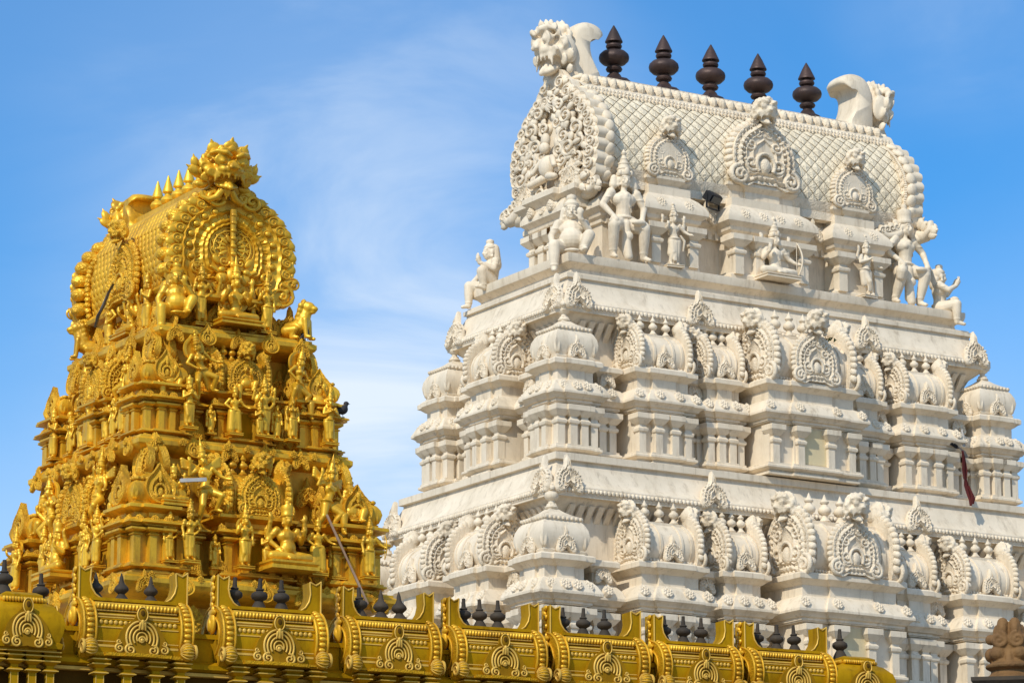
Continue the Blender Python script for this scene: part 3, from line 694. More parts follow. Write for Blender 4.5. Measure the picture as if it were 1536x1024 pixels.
# great end gables
def end_gable(sg):
    Rf = polar({0: 1.46, 8: 1.40, 14: 1.26, 25: 1.10, 60: 1.02, 90: 1.04, 110: 1.07, 128: 1.20, 140: 1.24, 155: 1.14, 168: 1.06, 180: 1.04})
    hf = ringh(.05, [(.99, .05, .02), (.755, .09, .03), (.90, .05, .06)], 0)
    mb = MB().add(relief(Rf, hf, 24, 150, .10, 30, .045), T(0, 0, 1.08))
    rg = np.random.default_rng(11)
    for s in (-1, 1):
        for k in range(12):                                        # broad border of flat scroll leaves
            a = R_(9+k*11.2)*s; rr = float(Rf(np.array([a]))[0]); q = .885
            cx_, cz_ = q*rr*math.sin(a), 1.08+q*rr*math.cos(a)
            mb.add(ell((cx_, -.07, cz_), (.115, .055, .14), RY(math.degrees(a)+25*s), 12, 8))
            mb.add(spiral(cx_, cz_, .105, 1.6, s, a+1, -.13, .019, 6, 18))
            mb.add(leaf((1.02*cx_, -.09, 1.08+.86*rr*math.cos(a)), .05, .03, .18, 0, math.degrees(a)+70*s))
        for (x, zz, r) in [(.62, .26, .22), (.40, .44, .17), (.66, .70, .17), (.50, .95, .18), (.62, 1.28, .16), (.44, 1.56, .16), (.26, 1.82, .14), (.34, .78, .14), (.34, 1.22, .16), (.18, 1.52, .14), (.10, 2.0, .10), (.68, 1.0, .12), (.22, 1.0, .12), (.52, .50, .11), (.20, .30, .13)]:
            yv = -.11-.08*rg.random()
            mb.add(ell((x*s, yv+.05, zz), (r*.80, .07, r*.80), None, 12, 7))
            mb.add(spiral(x*s, zz, r*.9, 1.5, s*(1 if rg.random() < .5 else -1), rg.random()*6, yv-.02, r*.17, 7, 20))
            for j in range(4):
                a = rg.random()*6.28
                mb.add(leaf((x*s+r*.55*math.cos(a), yv-.01, zz+r*.55*math.sin(a)), .045+.02*rg.random(), .035, .15+.06*rg.random(), 0, math.degrees(math.pi/2-a)+rg.random()*50-25))
    mb.add(ell((0, -.2, .74), (.15, .13, .22))); mb.add(ell((0, -.26, 1.08), (.085, .08, .11))); mb.add(cap((-.13, -.22, .88), .05, (-.26, -.28, .68), .04)); mb.add(cap((.13, -.22, .88), .05, (.26, -.28, .68), .04))
    mb.add(cap((-.08, -.22, .54), .08, (-.28, -.30, .46), .06)); mb.add(cap((.08, -.22, .54), .08, (.28, -.30, .46), .06)); mb.add(ell((0, -.24, 1.24), (.075, .07, .13)))
    gb = ob('end_gable', mb.mesh('end_gable', 'whitefig', 50), 'whitefig', roof, (sg*3.74, 0, -.25), (0, 0, R_(90*sg)), (1.48, 1.25, 1.06))
    rim = MB()                                                     # broad band behind the plate, leaf relief on its roof side
    A = np.linspace(-136, 136, 90)
    for q0, q1, w0, w1 in ((.70, .985, .06, .21), (.985, 1.03, .08, .17)):
        v = []; f = []
        for a in A:
            rr = float(Rf(np.array([R_(a)]))[0])
            for q in (q0, q1):
                for yy in (w0, w1): v.append((rr*q*math.sin(R_(a)), yy, 1.08+rr*q*math.cos(R_(a))))
        for i in range(len(A)-1):
            for c in ((0, 1), (1, 3), (3, 2), (2, 0)): f.append((4*i+c[0], 4*i+c[1], 4*i+4+c[1], 4*i+4+c[0]))
        rim.add((v, f))
    for a in np.linspace(-130, 130, 23):
        rr = float(Rf(np.array([R_(a)]))[0])
        rim.add(ell((rr*1.01*math.sin(R_(a)), .13, 1.08+rr*1.01*math.cos(R_(a))), (.125, .09, .055), RY(a), 14, 8))
        for dq, wq in ((.86, .075), (.80, .045)): rim.add(spiral(rr*dq*math.sin(R_(a)), 1.08+rr*dq*math.cos(R_(a)), wq, 1.2, 1, R_(a), .22, .016, 6, 12))
        rim.add(leaf((rr*.86*math.sin(R_(a+3)), .21, 1.08+rr*.86*math.cos(R_(a+3))), .05, .03, .16, 0, a+65))
    for a in np.linspace(-134, 134, 110):
        rr = float(Rf(np.array([R_(a)]))[0])*.975
        rim.add(ell((rr*math.sin(R_(a)), .215, 1.08+rr*math.cos(R_(a))), (.027, .03, .027), None, 6, 4))
    ob('rim', rim, 'white', gb, smooth=50)
    ob('yali_head', MYB, 'whitefig', roof, (sg*3.74, 0, 2.36), (R_(10), 0, R_(90*sg)), (.84, .86, .94))
    ob('tail_hood', m_tailfin('white'), 'white', roof, (sg*3.62, 0, 2.28), (0, 0, R_(90*sg)), (1.5, 1.05, .98))
    return gb
MYB = m_yali('whitefig', .028)
end_gable(-1); end_gable(1)
# lower skirts of the left gable
pl = ob('gable_base', MB().add(mould(srect(.95, .45, .42, .14, .5), [(.0, 0), (.0, .18), (.05, .24), (.14, .30), (.14, .40), (.08, .44), (-.2, .46)])), 'white', WT, (-3.50, 0, 17.18+G), (0, 0, R_(-90)), smooth=28)
for x in (-.80, .80): ob('antefix', orn('antefix', 'whitecarve'), 'whitecarve', pl, (x*.98, -.50, .30), (R_(-8), 0, 0), .30)
for x in (-.36, .36): ob('flower_boss', orn('boss', 'whitecarve'), 'whitecarve', pl, (x, -.66, .10), (0, 0, 0), .09)
def m_acanthus():                         # flaring leaf cluster at the foot of the great gable, sweeping out to +X
    b = MB()
    b.add(tube([(-.30, 0, .50), (-.08, -.02, .28), (.18, -.04, .14), (.42, -.05, .12), (.58, -.05, .22), (.56, -.05, .34), (.46, -.05, .34)], [.10, .13, .13, .10, .08, .06, .04], 10))
    for k in range(7):
        t_ = k/6; x_ = -.30+.85*t_; z_ = .52-.46*t_+.12*t_*t_
        b.add(leaf((x_, -.05, z_), .10, .05, .34-.10*t_, 0, 20+12*k)); b.add(spiral(x_, z_+.05, .10, 1.4, 1, k, -.11, .022, 7))
    b.add(ell((.05, 0, .10), (.34, .12, .13))); b.add(leaf((.5, -.05, .12), .08, .05, .26, 0, 100))
    return b.mesh('acanthus', 'whitefig', 50)
AC = m_acanthus()
for sg in (-1, 1):                        # both ends, both flanks
    for sv in (-1, 1):
        fl_ = sg == -1 and sv == -1
        ob('acanthus', AC, None, roof, (sg*3.74, sv*(1.0 if fl_ else 1.28), -.28), (0, 0, R_(90*sg)), (sv*sg*(.75 if fl_ else 1.0), 1.2, .9 if fl_ else 1.1))
        if not (sg == -1 and sv == -1): ob('acanthus', AC, None, roof, (sg*3.30, sv*1.42, -.30), (0, 0, R_(0 if sv < 0 else 180)), (sg*-sv*-.8, 1, .8))
# dark finials on the ridge
kal = MB().add(lathe([(.30, 0), (.30, .05), (.20, .10), (.15, .20), (.11, .24), (.10, .27), (.17, .30), (.19, .34), (.17, .38), (.10, .41), (.11, .43), (.26, .47), (.33, .54), (.345, .60), (.345, .62), (.33, .68), (.26, .75), (.13, .79), (.11, .81), (.17, .84), (.185, .88), (.17, .92), (.10, .95), (.10, .965), (.20, .98), (.20, 1.0), (.185, 1.03), (.10, 1.22), (.012, 1.38)], 28))
kal.add(mould([(-.24,-.20),(.24,-.20),(.24,.20),(-.24,.20)], [(.10, -.06), (.10, -.02), (.04, .05), (-.02, .13)]))
km = kal.mesh('ridge_finial', 'iron', 40)
lab = ['dark bronze pot finial on the white roof ridge, beside the left gable head', 'second dark finial from the left gable on the white roof ridge', 'middle dark finial of five, above the carved leaf band of the white roof',
       'dark finial on the white ridge, partly hidden behind the central dormer head', 'rightmost dark finial on the white roof ridge, beside the curled hood of the right gable']
rot31 = R_(90-YAW)
def wpos(root_loc, x, y, z):
    v = Matrix.Rotation(R_(90-YAW), 4, 'Z') @ Vector((x, y, 0)); return (root_loc[0]+v.x, root_loc[1]+v.y, z)
WL = (4.0898, 66.0); GL = (-4.69, 48.24)
for i, x in enumerate((-2.46, -1.29, -.19, .99, 2.20)):
    o = ob('ridge_finial', km, 'iron', None, wpos(WL, x, 0, 20.06+G), (0, R_((0, 0, 2, 0, -1)[i]), rot31+.1*i), .865)
    tag(o, lab[i], 'finial', 'dark finials along the white roof ridge')

# ---------------------------------------------------------------- carved figures (unit standing height 1, facing -Y, feet at z=0)
def hand(b, w, d, s, size=1.0, curl=.5):
    """palm with four fingers and a thumb, pointing along d"""
    w = np.array(w, float); d = np.array(d, float); d /= np.linalg.norm(d)
    ref = np.array([0, 0, 1.]) if abs(d[2]) < .75 else np.array([0, -1., 0])
    sd_ = np.cross(d, ref); sd_ /= np.linalg.norm(sd_); up = np.cross(sd_, d)
    k = .052*size
    b.add(cap(w, .021*size, w+d*k*.9, .026*size, 8))
    for i, (o, L) in enumerate(((-.021, .040), (-.007, .048), (.007, .045), (.020, .036))):
        p = w+d*k*.95+sd_*o*size; q = p+d*L*.6*size; e = q+(d*(1-curl)-up*curl)*L*.6*size
        b.add(cap(p, .0085*size, q, .008*size, 6)); b.add(cap(q, .008*size, e, .006*size, 6))
    t0 = w+d*k*.25-sd_*.022*size*s; b.add(cap(t0, .010*size, t0+(d*.6-sd_*s*.7)*.045*size, .008*size, 6))
def head(b, c, yaw=0, pitch=0, fem=False, r=1.0, hair=True):
    M = T(*c) @ RZ(yaw) @ RX(pitch) @ SC(r)
    def E(p, q, rot=None): b.add(ell(p, q, rot, 14, 10), M)
    E((0, .005, .02), (.054, .063, .062)); E((0, -.016, -.030), (.042, .045, .040)); E((0, -.040, -.055), (.018, .016, .014))
    b.add(cap((0, -.058, .014), .007, (0, -.072, -.016), .011, 8), M)
    for s in (-1, 1):
        E((.022*s, -.052, .008), (.013, .010, .008)); b.add(cap((.008*s, -.058, .026), .006, (.040*s, -.048, .028), .006, 6), M)
        E((.056*s, .006, -.002), (.012, .018, .030)); E((.060*s, .004, -.045), (.015, .015, .018)); E((.026*s, -.045, -.018), (.016, .013, .014))
    b.add(cap((-.014, -.060, -.036), .006, (.014, -.060, -.036), .006, 6), M)
    if hair:
        E((0, .022, .035), (.060, .058, .058)); E((0, .055, -.03), (.045, .035, .05))
def figure(P, name, mat, voxel):
    b = MB()
    g = lambda k: np.array(P[k], float)
    pel, ch, nk, hd = g('pelvis'), g('chest'), g('neck'), g('head'); wd = P.get('w', 1.0); bl = P.get('belly', 0); fem = P.get('fem', 0)
    b.add(ell(pel, (.098*wd, .072*wd, .075)))
    b.add(cap(pel+(0, 0, .03), .073*wd, ch-(0, 0, .10), .062*wd))
    b.add(cap(ch-(0, 0, .10), .064*wd, ch, .082*wd)); b.add(ell(ch, (.112*wd, .074*wd, .088)))
    if bl: b.add(ell((pel+ch)/2+np.array([0, -.03-.02*bl, -.02]), (.085+.05*bl, .07+.05*bl, .09+.035*bl)))
    if fem:
        for s in (-1, 1): b.add(ell(ch+np.array([.048*s, -.068, -.005]), (.042, .038, .040)))
    else:
        for s in (-1, 1): b.add(ell(ch+np.array([.048*s, -.050, .012]), (.050, .030, .036)))
    b.add(cap(ch+(nk-ch)*.6, .040, nk, .034)); b.add(cap(nk, .034, hd-(0, 0, .03), .034))
    head(b, hd, P.get('yaw', 0), P.get('nod', 0), fem, P.get('hr', 1.0))
    for r, zz in ((.055, .075), (.075, .05)):                    # necklaces
        b.add(tube([(ch[0]+r*math.sin(a), ch[1]-.052-.022*(r/.07)-.0*math.cos(a), ch[2]+zz-.035-r*.55*math.cos(a)) for a in np.linspace(-1.9, 1.9, 13)], .0085, 6))
    for sh, el, ha, hdir in P['arms']:
        sh, el, ha = map(lambda q: np.array(q, float), (sh, el, ha)); s = 1 if sh[0] >= ch[0] else -1
        b.add(ell(sh, .042*wd)); b.add(cap(sh, .040*wd, el, .029*wd)); b.add(cap(el, .030*wd, ha, .021*wd))
        m = sh*.55+el*.45; b.add(ell(m, (.043*wd, .043*wd, .014)))
        b.add(ell(el*.12+ha*.88, (.027*wd, .027*wd, .02)))
        if hdir is not None: hand(b, ha, hdir, s, P.get('hs', 1.15), P.get('curl', .4))
    for hp, kn, an, toe in P['legs']:
        hp, kn, an, toe = map(lambda q: np.array(q, float), (hp, kn, an, toe))
        b.add(cap(hp, .072*wd, kn, .050*wd)); b.add(cap(kn, .051*wd, kn*.55+an*.45, .046*wd)); b.add(cap(kn*.55+an*.45, .046*wd, an, .030*wd))
        b.add(cap(an, .030, toe, .024)); b.add(ell(toe, (.028, .028, .018)))
        b.add(ell(an*.85+kn*.15, (.040*wd, .040*wd, .016)))
    for e in P.get('caps', []): b.add(cap(*e))
    for e in P.get('ells', []): b.add(ell(*e))
    b.add(tube([(pel[0]+.104*wd*math.sin(a), pel[1]-.078*wd*math.cos(a), pel[2]+.035) for a in np.linspace(0, 6.283, 25)], .014, 6, False))
    if P.get('thread', 1) and not fem: b.add(tube([ch+np.array(q) for q in ((-.075, -.055, .06), (-.02, -.085, -.01), (.04, -.085-.03*bl, -.09), (.075, -.06, -.15))], .007, 6))
    return sculpt(b, name, mat, voxel, 1)
ST_ARM = {'down': lambda s: ((.135*s, 0, .795), (.175*s, .01, .655), (.165*s, -.035, .525), (0, -.3, -1)),
 'akimbo': lambda s: ((.135*s, 0, .795), (.235*s, .03, .68), (.125*s, -.05, .575), (-.6*s, -.2, -.4)),
 'bless': lambda s: ((.135*s, 0, .795), (.185*s, -.01, .67), (.165*s, -.13, .745), (0, -.25, 1)),
 'up': lambda s: ((.13*s, .02, .80), (.235*s, .03, .74), (.225*s, -.02, .90), (.05*s, -.1, 1)),
 'chest': lambda s: ((.135*s, 0, .795), (.185*s, -.03, .665), (.04*s, -.115, .715), (-.7*s, -.3, .4)),
 'out': lambda s: ((.135*s, 0, .795), (.23*s, -.01, .69), (.31*s, -.06, .63), (.6*s, -.5, -.2)),
 'pray': lambda s: ((.13*s, 0, .79), (.165*s, -.05, .66), (.018*s, -.13, .745), (-.1*s, -.15, 1))}
def stand(arms, sway=0.0, skirt=1, **kw):
    p = dict(pelvis=(sway*.035, 0, .50), chest=(-sway*.005, 0, .725), neck=(0, -.004, .84), head=(sway*.008, -.012, .925))
    p['arms'] = [ST_ARM[k](s) for k, s in arms]
    p['legs'] = [((.055*s+sway*.035, 0, .47), (.06*s+sway*.02*(1 if s*sway > 0 else 2.4), -.02-(.03 if s*sway < 0 else 0), .265), (.062*s, .005, .055), (.072*s, -.075, .022)) for s in (-1, 1)]
    c = []
    if skirt:                                                     # pleated lower cloth with a centre fall
        for s in (-1, 1): c.append(((.045*s+sway*.035, 0, .47), .080, (.055*s, -.005, .10 if skirt > 1 else .24), .070))
        for k in (-1, 0, 1): c.append(((.012*k+sway*.03, -.070, .46), .022, (.022*k, -.085, .09), .017))
    p['caps'] = c+kw.pop('caps', [])
    p.update(kw); return p
def seat(_arms, **kw):                     # cross-legged or one leg pendant, seat plane z=0
    p = dict(pelvis=(0, 0, .085), chest=(0, 0, .31), neck=(0, -.004, .425), head=(0, -.012, .51))
    p['arms'] = [tuple(np.array(q)-np.array((0, 0, .415)) if i < 3 else q for i, q in enumerate(ST_ARM[k](s))) for k, s in _arms]
    p['legs'] = [((.06, 0, .075), (.24, -.10, .06), (.03, -.19, .035), (-.05, -.20, .03)), ((-.06, 0, .075), (-.24, -.10, .06), (-.02, -.16, .065), (.06, -.18, .06))]
    p.update(kw); return p
CROWNS = {}
def crown_mesh(kind, mat):
    if (kind, mat) in CROWNS: return CROWNS[(kind, mat)]
    mb = MB()
    if kind == 'cone': pr_ = [(.066, -.01), (.073, .0), (.073, .022), (.062, .028), (.060, .05), (.066, .055), (.066, .065), (.054, .07), (.050, .10), (.055, .105), (.053, .118), (.040, .124), (.034, .15), (.037, .155), (.026, .165), (.016, .19), (.024, .20), (.026, .215), (.014, .23), (.003, .25)]
    elif kind == 'tall': pr_ = [(.066, -.01), (.072, 0), (.072, .02), (.060, .03), (.056, .08), (.062, .085), (.060, .10), (.044, .11), (.036, .16), (.040, .165), (.028, .175), (.018, .23), (.010, .27), (.002, .31)]
    elif kind == 'pot': pr_ = [(.066, -.01), (.072, 0), (.072, .02), (.066, .03), (.070, .07), (.074, .10), (.066, .125), (.030, .135), (.026, .15), (.030, .165), (.022, .18), (.003, .19)]
    else: pr_ = [(.060, -.01), (.062, .01), (.045, .03), (.036, .045), (.042, .06), (.036, .08), (.003, .095)]
    mb.add(lathe(pr_, 14))
    if kind in ('cone', 'tall'):
        mb.add(ell((0, -.07, .025), (.026, .012, .036), None, 8, 6))
        for s in (-1, 1): mb.add(ell((.055*s, -.045, .015), (.018, .012, .026), None, 8, 6))
    CROWNS[(kind, mat)] = mb.mesh('crown', mat, 45); return CROWNS[(kind, mat)]
def statue_proto(P, mat, voxel=.011, crown='cone', extra=None, ped=None):
    """returns (body mesh, list of child parts)"""
    me = figure(P, 'statue', mat, voxel)
    kids = []
    if crown: kids.append(('crown', crown_mesh(crown, mat), T(*P['head']) @ RZ(P.get('yaw', 0)) @ RX(P.get('nod', 0)) @ SC(P.get('hr', 1.0)) @ T(0, .008, .050)))
    for nm, m, M in (extra or []): kids.append((nm, m, M))
    if ped:
        w, d, h = ped; kids.append(('pedestal', MB().add(mould(rect(w, d, d), [(0, -h), (.012, -h), (.012, -h*.6), (-.01, -h*.5), (.015, -h*.25), (.015, 0)])).mesh('pedestal', mat, 30), Matrix()))
    return me, kids
def put_statue(proto, loc, rz, h, label, group=None, name='statue', tilt=(0, 0)):
    me, kids = proto
    o = ob(name, me, None, None, loc, (R_(tilt[0]), R_(tilt[1]), rz), h)
    for nm, m, M in kids:
        c = ob(nm, m, None, o); c.matrix_local = M
    return tag(o, label, name, group)
def bow_mesh(mat):
    t = np.linspace(-1, 1, 21)
    return MB().add(tube([(0, -.07*(1-q*q), .20*q) for q in t], .010*(1.2-.6*np.abs(t)), 8)).add(tube([(0, 0, -.2), (0, 0, .2)], .004, 5)).mesh('bow', mat, 60)
def halo_mesh(mat, r=.16):
    Rf = polar({0: 1.25, 12: 1.05, 30: 1.0, 150: 1.0, 180: 1.0})
    return MB().add(relief(Rf, ringh(.02, [(.8, .08, .08), (.95, .10, .05)], 24, .03, (.5, .95)), 9, 48, .1)).mesh('aureole', mat, 50)

# white tower figures ------------------------------------------------------------------------------
WF = 'whitefig'
rL = R_(90-YAW-90); rR = R_(90-YAW)       # facing out of the left / right tower face
guard = dict(pelvis=(0, .02, .46), chest=(0, 0, .70), neck=(0, -.004, .825), head=(.004, -.012, .92), w=1.30, hs=1.4, hr=1.2,
  arms=[((.155, 0, .775), (.235, -.02, .62), (.165, -.12, .46), (-.1, -.5, -.8)), ((-.155, 0, .775), (-.255, .0, .63), (-.185, -.13, .475), (.2, -.5, -.7))],
  legs=[((.07, 0, .43), (.19, -.13, .36), (.215, -.04, .06), (.25, -.12, .022)), ((-.07, 0, .43), (-.185, -.14, .37), (-.155, -.05, .06), (-.165, -.14, .022))],
  caps=[((0, -.06, .42), .05, (.01, -.05, .10), .055), ((.0, -.075, .30), .03, (.02, -.075, .05), .05), ((.19, -.13, .36), .066, (.20, -.11, .30), .058), ((-.185, -.14, .37), .066, (-.18, -.12, .31), .058),
        ((.14, .03, .86), .05, (.12, .02, .95), .04), ((-.11, .03, .87), .05, (-.10, .03, .95), .04)],
  ells=[((.02, -.095, .28), (.05, .03, .05)), ((0, -.092, .735), (.022, .014, .03)), ((.10, -.17, .415), (.09, .05, .035))])
gm = statue_proto(guard, WF, .0085, 'cone')
put_statue(gm, wpos(WL, -3.30, -1.58, 16.02+G), rR-R_(8), 1.72, 'large cream guardian statue in conical crown, hands on knees', 'cream statues on the top ledge of the white tower')
guard2 = dict(guard); guard2.update(fem=1, yaw=14, arms=[((.15, 0, .775), (.265, -.02, .66), (.20, -.15, .50), (-.3, -.5, -.8)), ((-.15, 0, .775), (-.27, .02, .63), (-.175, -.10, .50), (.4, -.4, -.7))],
  legs=[((.07, 0, .43), (.17, -.15, .37), (.15, -.06, .06), (.17, -.15, .022)), ((-.07, 0, .43), (-.15, -.08, .29), (-.17, .0, .06), (-.20, -.09, .022))])
gm2 = statue_proto(guard2, WF, .0085, 'pot')
put_statue(gm2, wpos(WL, 3.40, -1.50, 16.02+G), rR+R_(6), 1.74, 'large cream statue in pot crown leaning on its knee, right end of the ledge', 'cream statues on the top ledge of the white tower')
gana = seat([], w=1.4, belly=1.3, hr=1.45, hs=1.3, arms=[((.15, 0, .375), (.215, -.03, .25), (.10, -.15, .41), (0, -.2, 1)), ((-.15, 0, .375), (-.235, -.02, .23), (-.22, -.10, .11), (-.1, -.4, -.8))], head=(0, -.012, .525),
  legs=[((.09, 0, .075), (.20, -.17, .20), (.13, -.20, .03), (.16, -.28, .02)), ((-.09, 0, .075), (-.20, -.18, .08), (-.20, -.19, -.20), (-.20, -.26, -.23))],
  caps=[((0, .06, .56), .07, (0, .05, .44), .09), ((.08, .04, .55), .045, (.10, .03, .40), .05), ((-.08, .04, .55), .045, (-.10, .03, .40), .05)], ells=[((.10, -.16, .49), (.045, .03, .035)), ((0, -.2, .015), (.09, .06, .025))])
gn = statue_proto(gana, WF, .009, 'bun')
put_statue(gn, wpos(WL, -4.36, -1.42, 16.04+G), rR-R_(32), 1.62, 'pot-bellied cream dwarf statue on the front corner, raising a flower, one leg hanging', 'cream statues on the top ledge of the white tower')
kneel = seat([], w=1.3, hr=1.25, yaw=0, hs=1.3, arms=[((.14, 0, .375), (.20, -.05, .26), (.14, -.22, .33), (0, -.3, 1)), ((-.14, 0, .375), (-.20, -.06, .24), (-.16, -.17, .14), (0, -.6, -.6))],
  legs=[((.08, 0, .075), (.16, -.20, .22), (.15, -.16, .02), (.15, -.26, .02)), ((-.08, 0, .075), (-.18, -.20, .10), (-.16, -.22, -.16), (-.16, -.30, -.18))],
  caps=[((0, .05, .56), .075, (0, .07, .36), .085), ((0, .05, .36), .08, (0, .03, .15), .07)])
kn = statue_proto(kneel, WF, .009, 'bun')
put_statue(kn, wpos(WL, -4.42, 1.42, 15.92+G), rL-R_(4), 1.55, 'cream statue seen in profile at the far left corner, seated and raising one hand', 'cream statues on the top ledge of the white tower')
hail = seat([], w=1.3, hr=1.25, yaw=25, hs=1.4, arms=[((.14, 0, .375), (.235, -.10, .33), (.20, -.20, .45), (.2, -.5, .8)), ((-.14, 0, .375), (-.16, -.12, .30), (-.04, -.22, .38), (.1, -.4, .8))],
  legs=[((.08, 0, .075), (.16, -.20, .22), (.15, -.18, .02), (.15, -.28, .02)), ((-.08, 0, .075), (-.17, -.22, .10), (-.16, -.22, -.14), (-.16, -.31, -.17))], caps=[((0, .05, .56), .07, (0, .06, .40), .075)])
hl = statue_proto(hail, WF, .009, 'bun')
put_statue(hl, wpos(WL, 4.28, -1.46, 15.98+G), rR+R_(52), 1.5, 'cream statue seated at the far right corner of the ledge, arms raised and facing right', 'cream statues on the top ledge of the white tower')
bow = bow_mesh(WF)
p1 = stand([('bless', -1), ('out', 1), ('up', -1), ('up', 1)], .8, 1, yaw=12, w=1.2, hr=1.15)
s1 = statue_proto(p1, WF, .011, 'cone', [('bow', bow, T(-.24, -.02, .80) @ SC(.6)), ('sash', MB().add(tube([(.13, -.05, .60), (.22, -.04, .5), (.2, -.02, .3)], [.02, .03, .015], 8)).mesh('sash', WF, 60), Matrix())], (.17, .12, .05))
put_statue(s1, wpos(WL, -2.28, -1.72, 16.06+G), rR-R_(10), .98, 'small cream standing four-armed statue right of the large conical-crowned guardian', 'cream statues on the top ledge of the white tower')
p2 = seat([('bless', -1), ('out', 1), ('up', -1), ('up', 1)], yaw=12, w=1.2, hr=1.15)
s2 = statue_proto(p2, WF, .010, 'cone', [('bow', bow, T(.30, -.10, .25) @ RZ(30) @ SC(1.25))], (.27, .22, .05))
put_statue(s2, wpos(WL, .02, -1.78, 16.12+G), rR, 1.42, 'cream four-armed statue seated cross-legged with a tall bow, under the central dormer', 'cream statues on the top ledge of the white tower')
p3 = stand([('chest', -1), ('out', 1), ('up', -1)], -.9, 1, yaw=-18, w=1.2, hr=1.15)
p3['legs'] = [((.055, 0, .47), (.06, -.03, .265), (.055, .005, .055), (.07, -.075, .022)), ((-.055, 0, .47), (-.01, -.10, .28), (.10, -.06, .08), (.12, -.09, .03))]
s3 = statue_proto(p3, WF, .011, 'cone', None, (.17, .12, .05))
put_statue(s3, wpos(WL, 2.28, -1.70, 16.06+G), rR+R_(10), .98, 'small cream standing statue with crossed legs, left of the large pot-crowned statue', 'cream statues on the top ledge of the white tower')

# ---------------------------------------------------------------- gold tower
GT = empty('gold_temple_tower', (*GL, 0), R_(90-YAW))
tag(GT, 'gold painted temple tower crowded with statues, smaller and nearer than the white one', 'temple tower')
core = MB()
VB, VA, VN = -.42, -.24, -.23             # the storeys sit a little forward of the roof
core.add(box(-1.48, 1.48, VB-1.64, VB+1.64, 0, 7.3+G)); core.add(box(-1.26, 1.26, VB-1.44, VA+1.40, 7.2+G, 9.2+G)); core.add(box(-.98, .98, VA-1.16, VA+1.12, 9.1+G, 10.9+G)); core.add(box(-.66, .66, -1.12, 1.12, 10.8+G, 11.7+G))
ob('storey_wall', core, 'gold', GT)
led = [(-.6, -.30), (-.30, -.26), (-.12, -.20), (-.02, -.13), (0, -.10), (0, -.04), (-.05, -.01), (-.05, .02), (-.3, .03)]
LEDGES = ((1.22, 1.52, VN, 10.90), (1.64, 1.83, VA, 9.24), (2.06, 2.22, VB, 7.26))
for au, av, v0, zz in LEDGES:
    ob('cornice', MB().add(mould([(-au,-av),(au,-av),(au,av),(-au,av)], [(o, zz+G+h) for o, h in led])), 'gold', GT, (0, v0, 0), smooth=28)
def gold_set(lv, q, KP, ant, vr, boss, roof):
    return dict(m='gold', mc='goldcarve', lv=lv, q=q, KP=KP, ant=ant, vr=vr, boss=boss, roof=roof, niche='olive', px={'A': [-.84, -.30, .30, .84], 'C': [-.86, -.40, .40, .86], 'L': [-.5, .5]})
def gxf(face, x, off, v0):
    return ((x, v0-off), 0.0) if face == 'R' else ((-off, v0-x), R_(-90))
def gplace(proto, face, x, off, z, v0, sc=(1, 1, 1)):
    (px, py), a = gxf(face, x, off, v0)
    if not proto.get('used'):
        proto['used'] = 1; proto.parent = GT; KIDS.setdefault(GT.name, []).append(proto); proto.location = (px, py, z); proto.rotation_euler = (0, 0, a); proto.scale = sc; return
    dup(proto, GT, (px, py, z), (0, 0, a), sc)
tiers = [((.14, .50, .60, .63, .76, .82, .92), 7.30, 1.50, 1.66, VB, .36, .60), ((.10, .36, .46, .49, .60, .66, .74), 9.27, 1.18, 1.36, VA, .30, .50)]
for ti, (lv, z0, au, av, v0, w, rf) in enumerate(tiers):
    S = gold_set(lv, .05 if ti == 0 else .042, .12, .24 if ti == 0 else .20, .23 if ti == 0 else .19, .055, rf)
    K = shrine('K', w, 0, S); C = shrine('C', .50 if ti == 0 else .40, .60, S); A = shrine('A', .26 if ti == 0 else .22, .42, S); L = shrine('L', .11, .36, S)
    z = z0+G
    for su, sv in ((-1, -1), (-1, 1), (1, -1)):
        if not K.get('used'): K['used'] = 1; K.parent = GT; K.location = (su*au, v0+sv*av, z); KIDS.setdefault(GT.name, []).append(K)
        else: dup(K, GT, (su*au, v0+sv*av, z), (0, 0, 0))
    gplace(C, 'R', .02, av-.34, z, v0); gplace(C, 'L', 0, au-.34, z, v0)
    for s in (-1, 1):
        gplace(L, 'R', s*au*.58, av-.26, z, v0); gplace(L, 'L', s*av*.34*1.2, au-.26, z, v0)
        gplace(A, 'L', s*av*.58, au-.28, z, v0, (.75, .8, 1))
# leaf crests and scroll crests along every ledge
lf = orn('leaf', 'goldcarve'); an = orn('antefix', 'goldcarve')
for (au, av, v0, zz), n in zip(LEDGES, (5, 6, 7)):
    for i in range(n):
        x = -1+2*(i+.5)/n
        ob('antefix', (an, lf)[i % 2], None, GT, (x*au, v0-av-.02, zz-.25+G), (R_(-10), 0, 0), .12+.02*(i % 2))
        ob('antefix', (lf, an)[i % 2], None, GT, (-au-.02, v0+x*av, zz-.25+G), (R_(-10), 0, R_(-90)), .12+.02*(i % 2))
for i in range(6):                                                  # low frieze seen between the dark finials
    x = -1.6+i*.64
    ob('flower_boss', orn('boss', 'goldcarve'), None, GT, (x, VB-1.98, 6.72+G), (0, 0, 0), .16)
    ob('finial', orn('finial', 'gold'), None, GT, (x+.32, VB-2.02, 6.45+G), (0, 0, 0), .55)
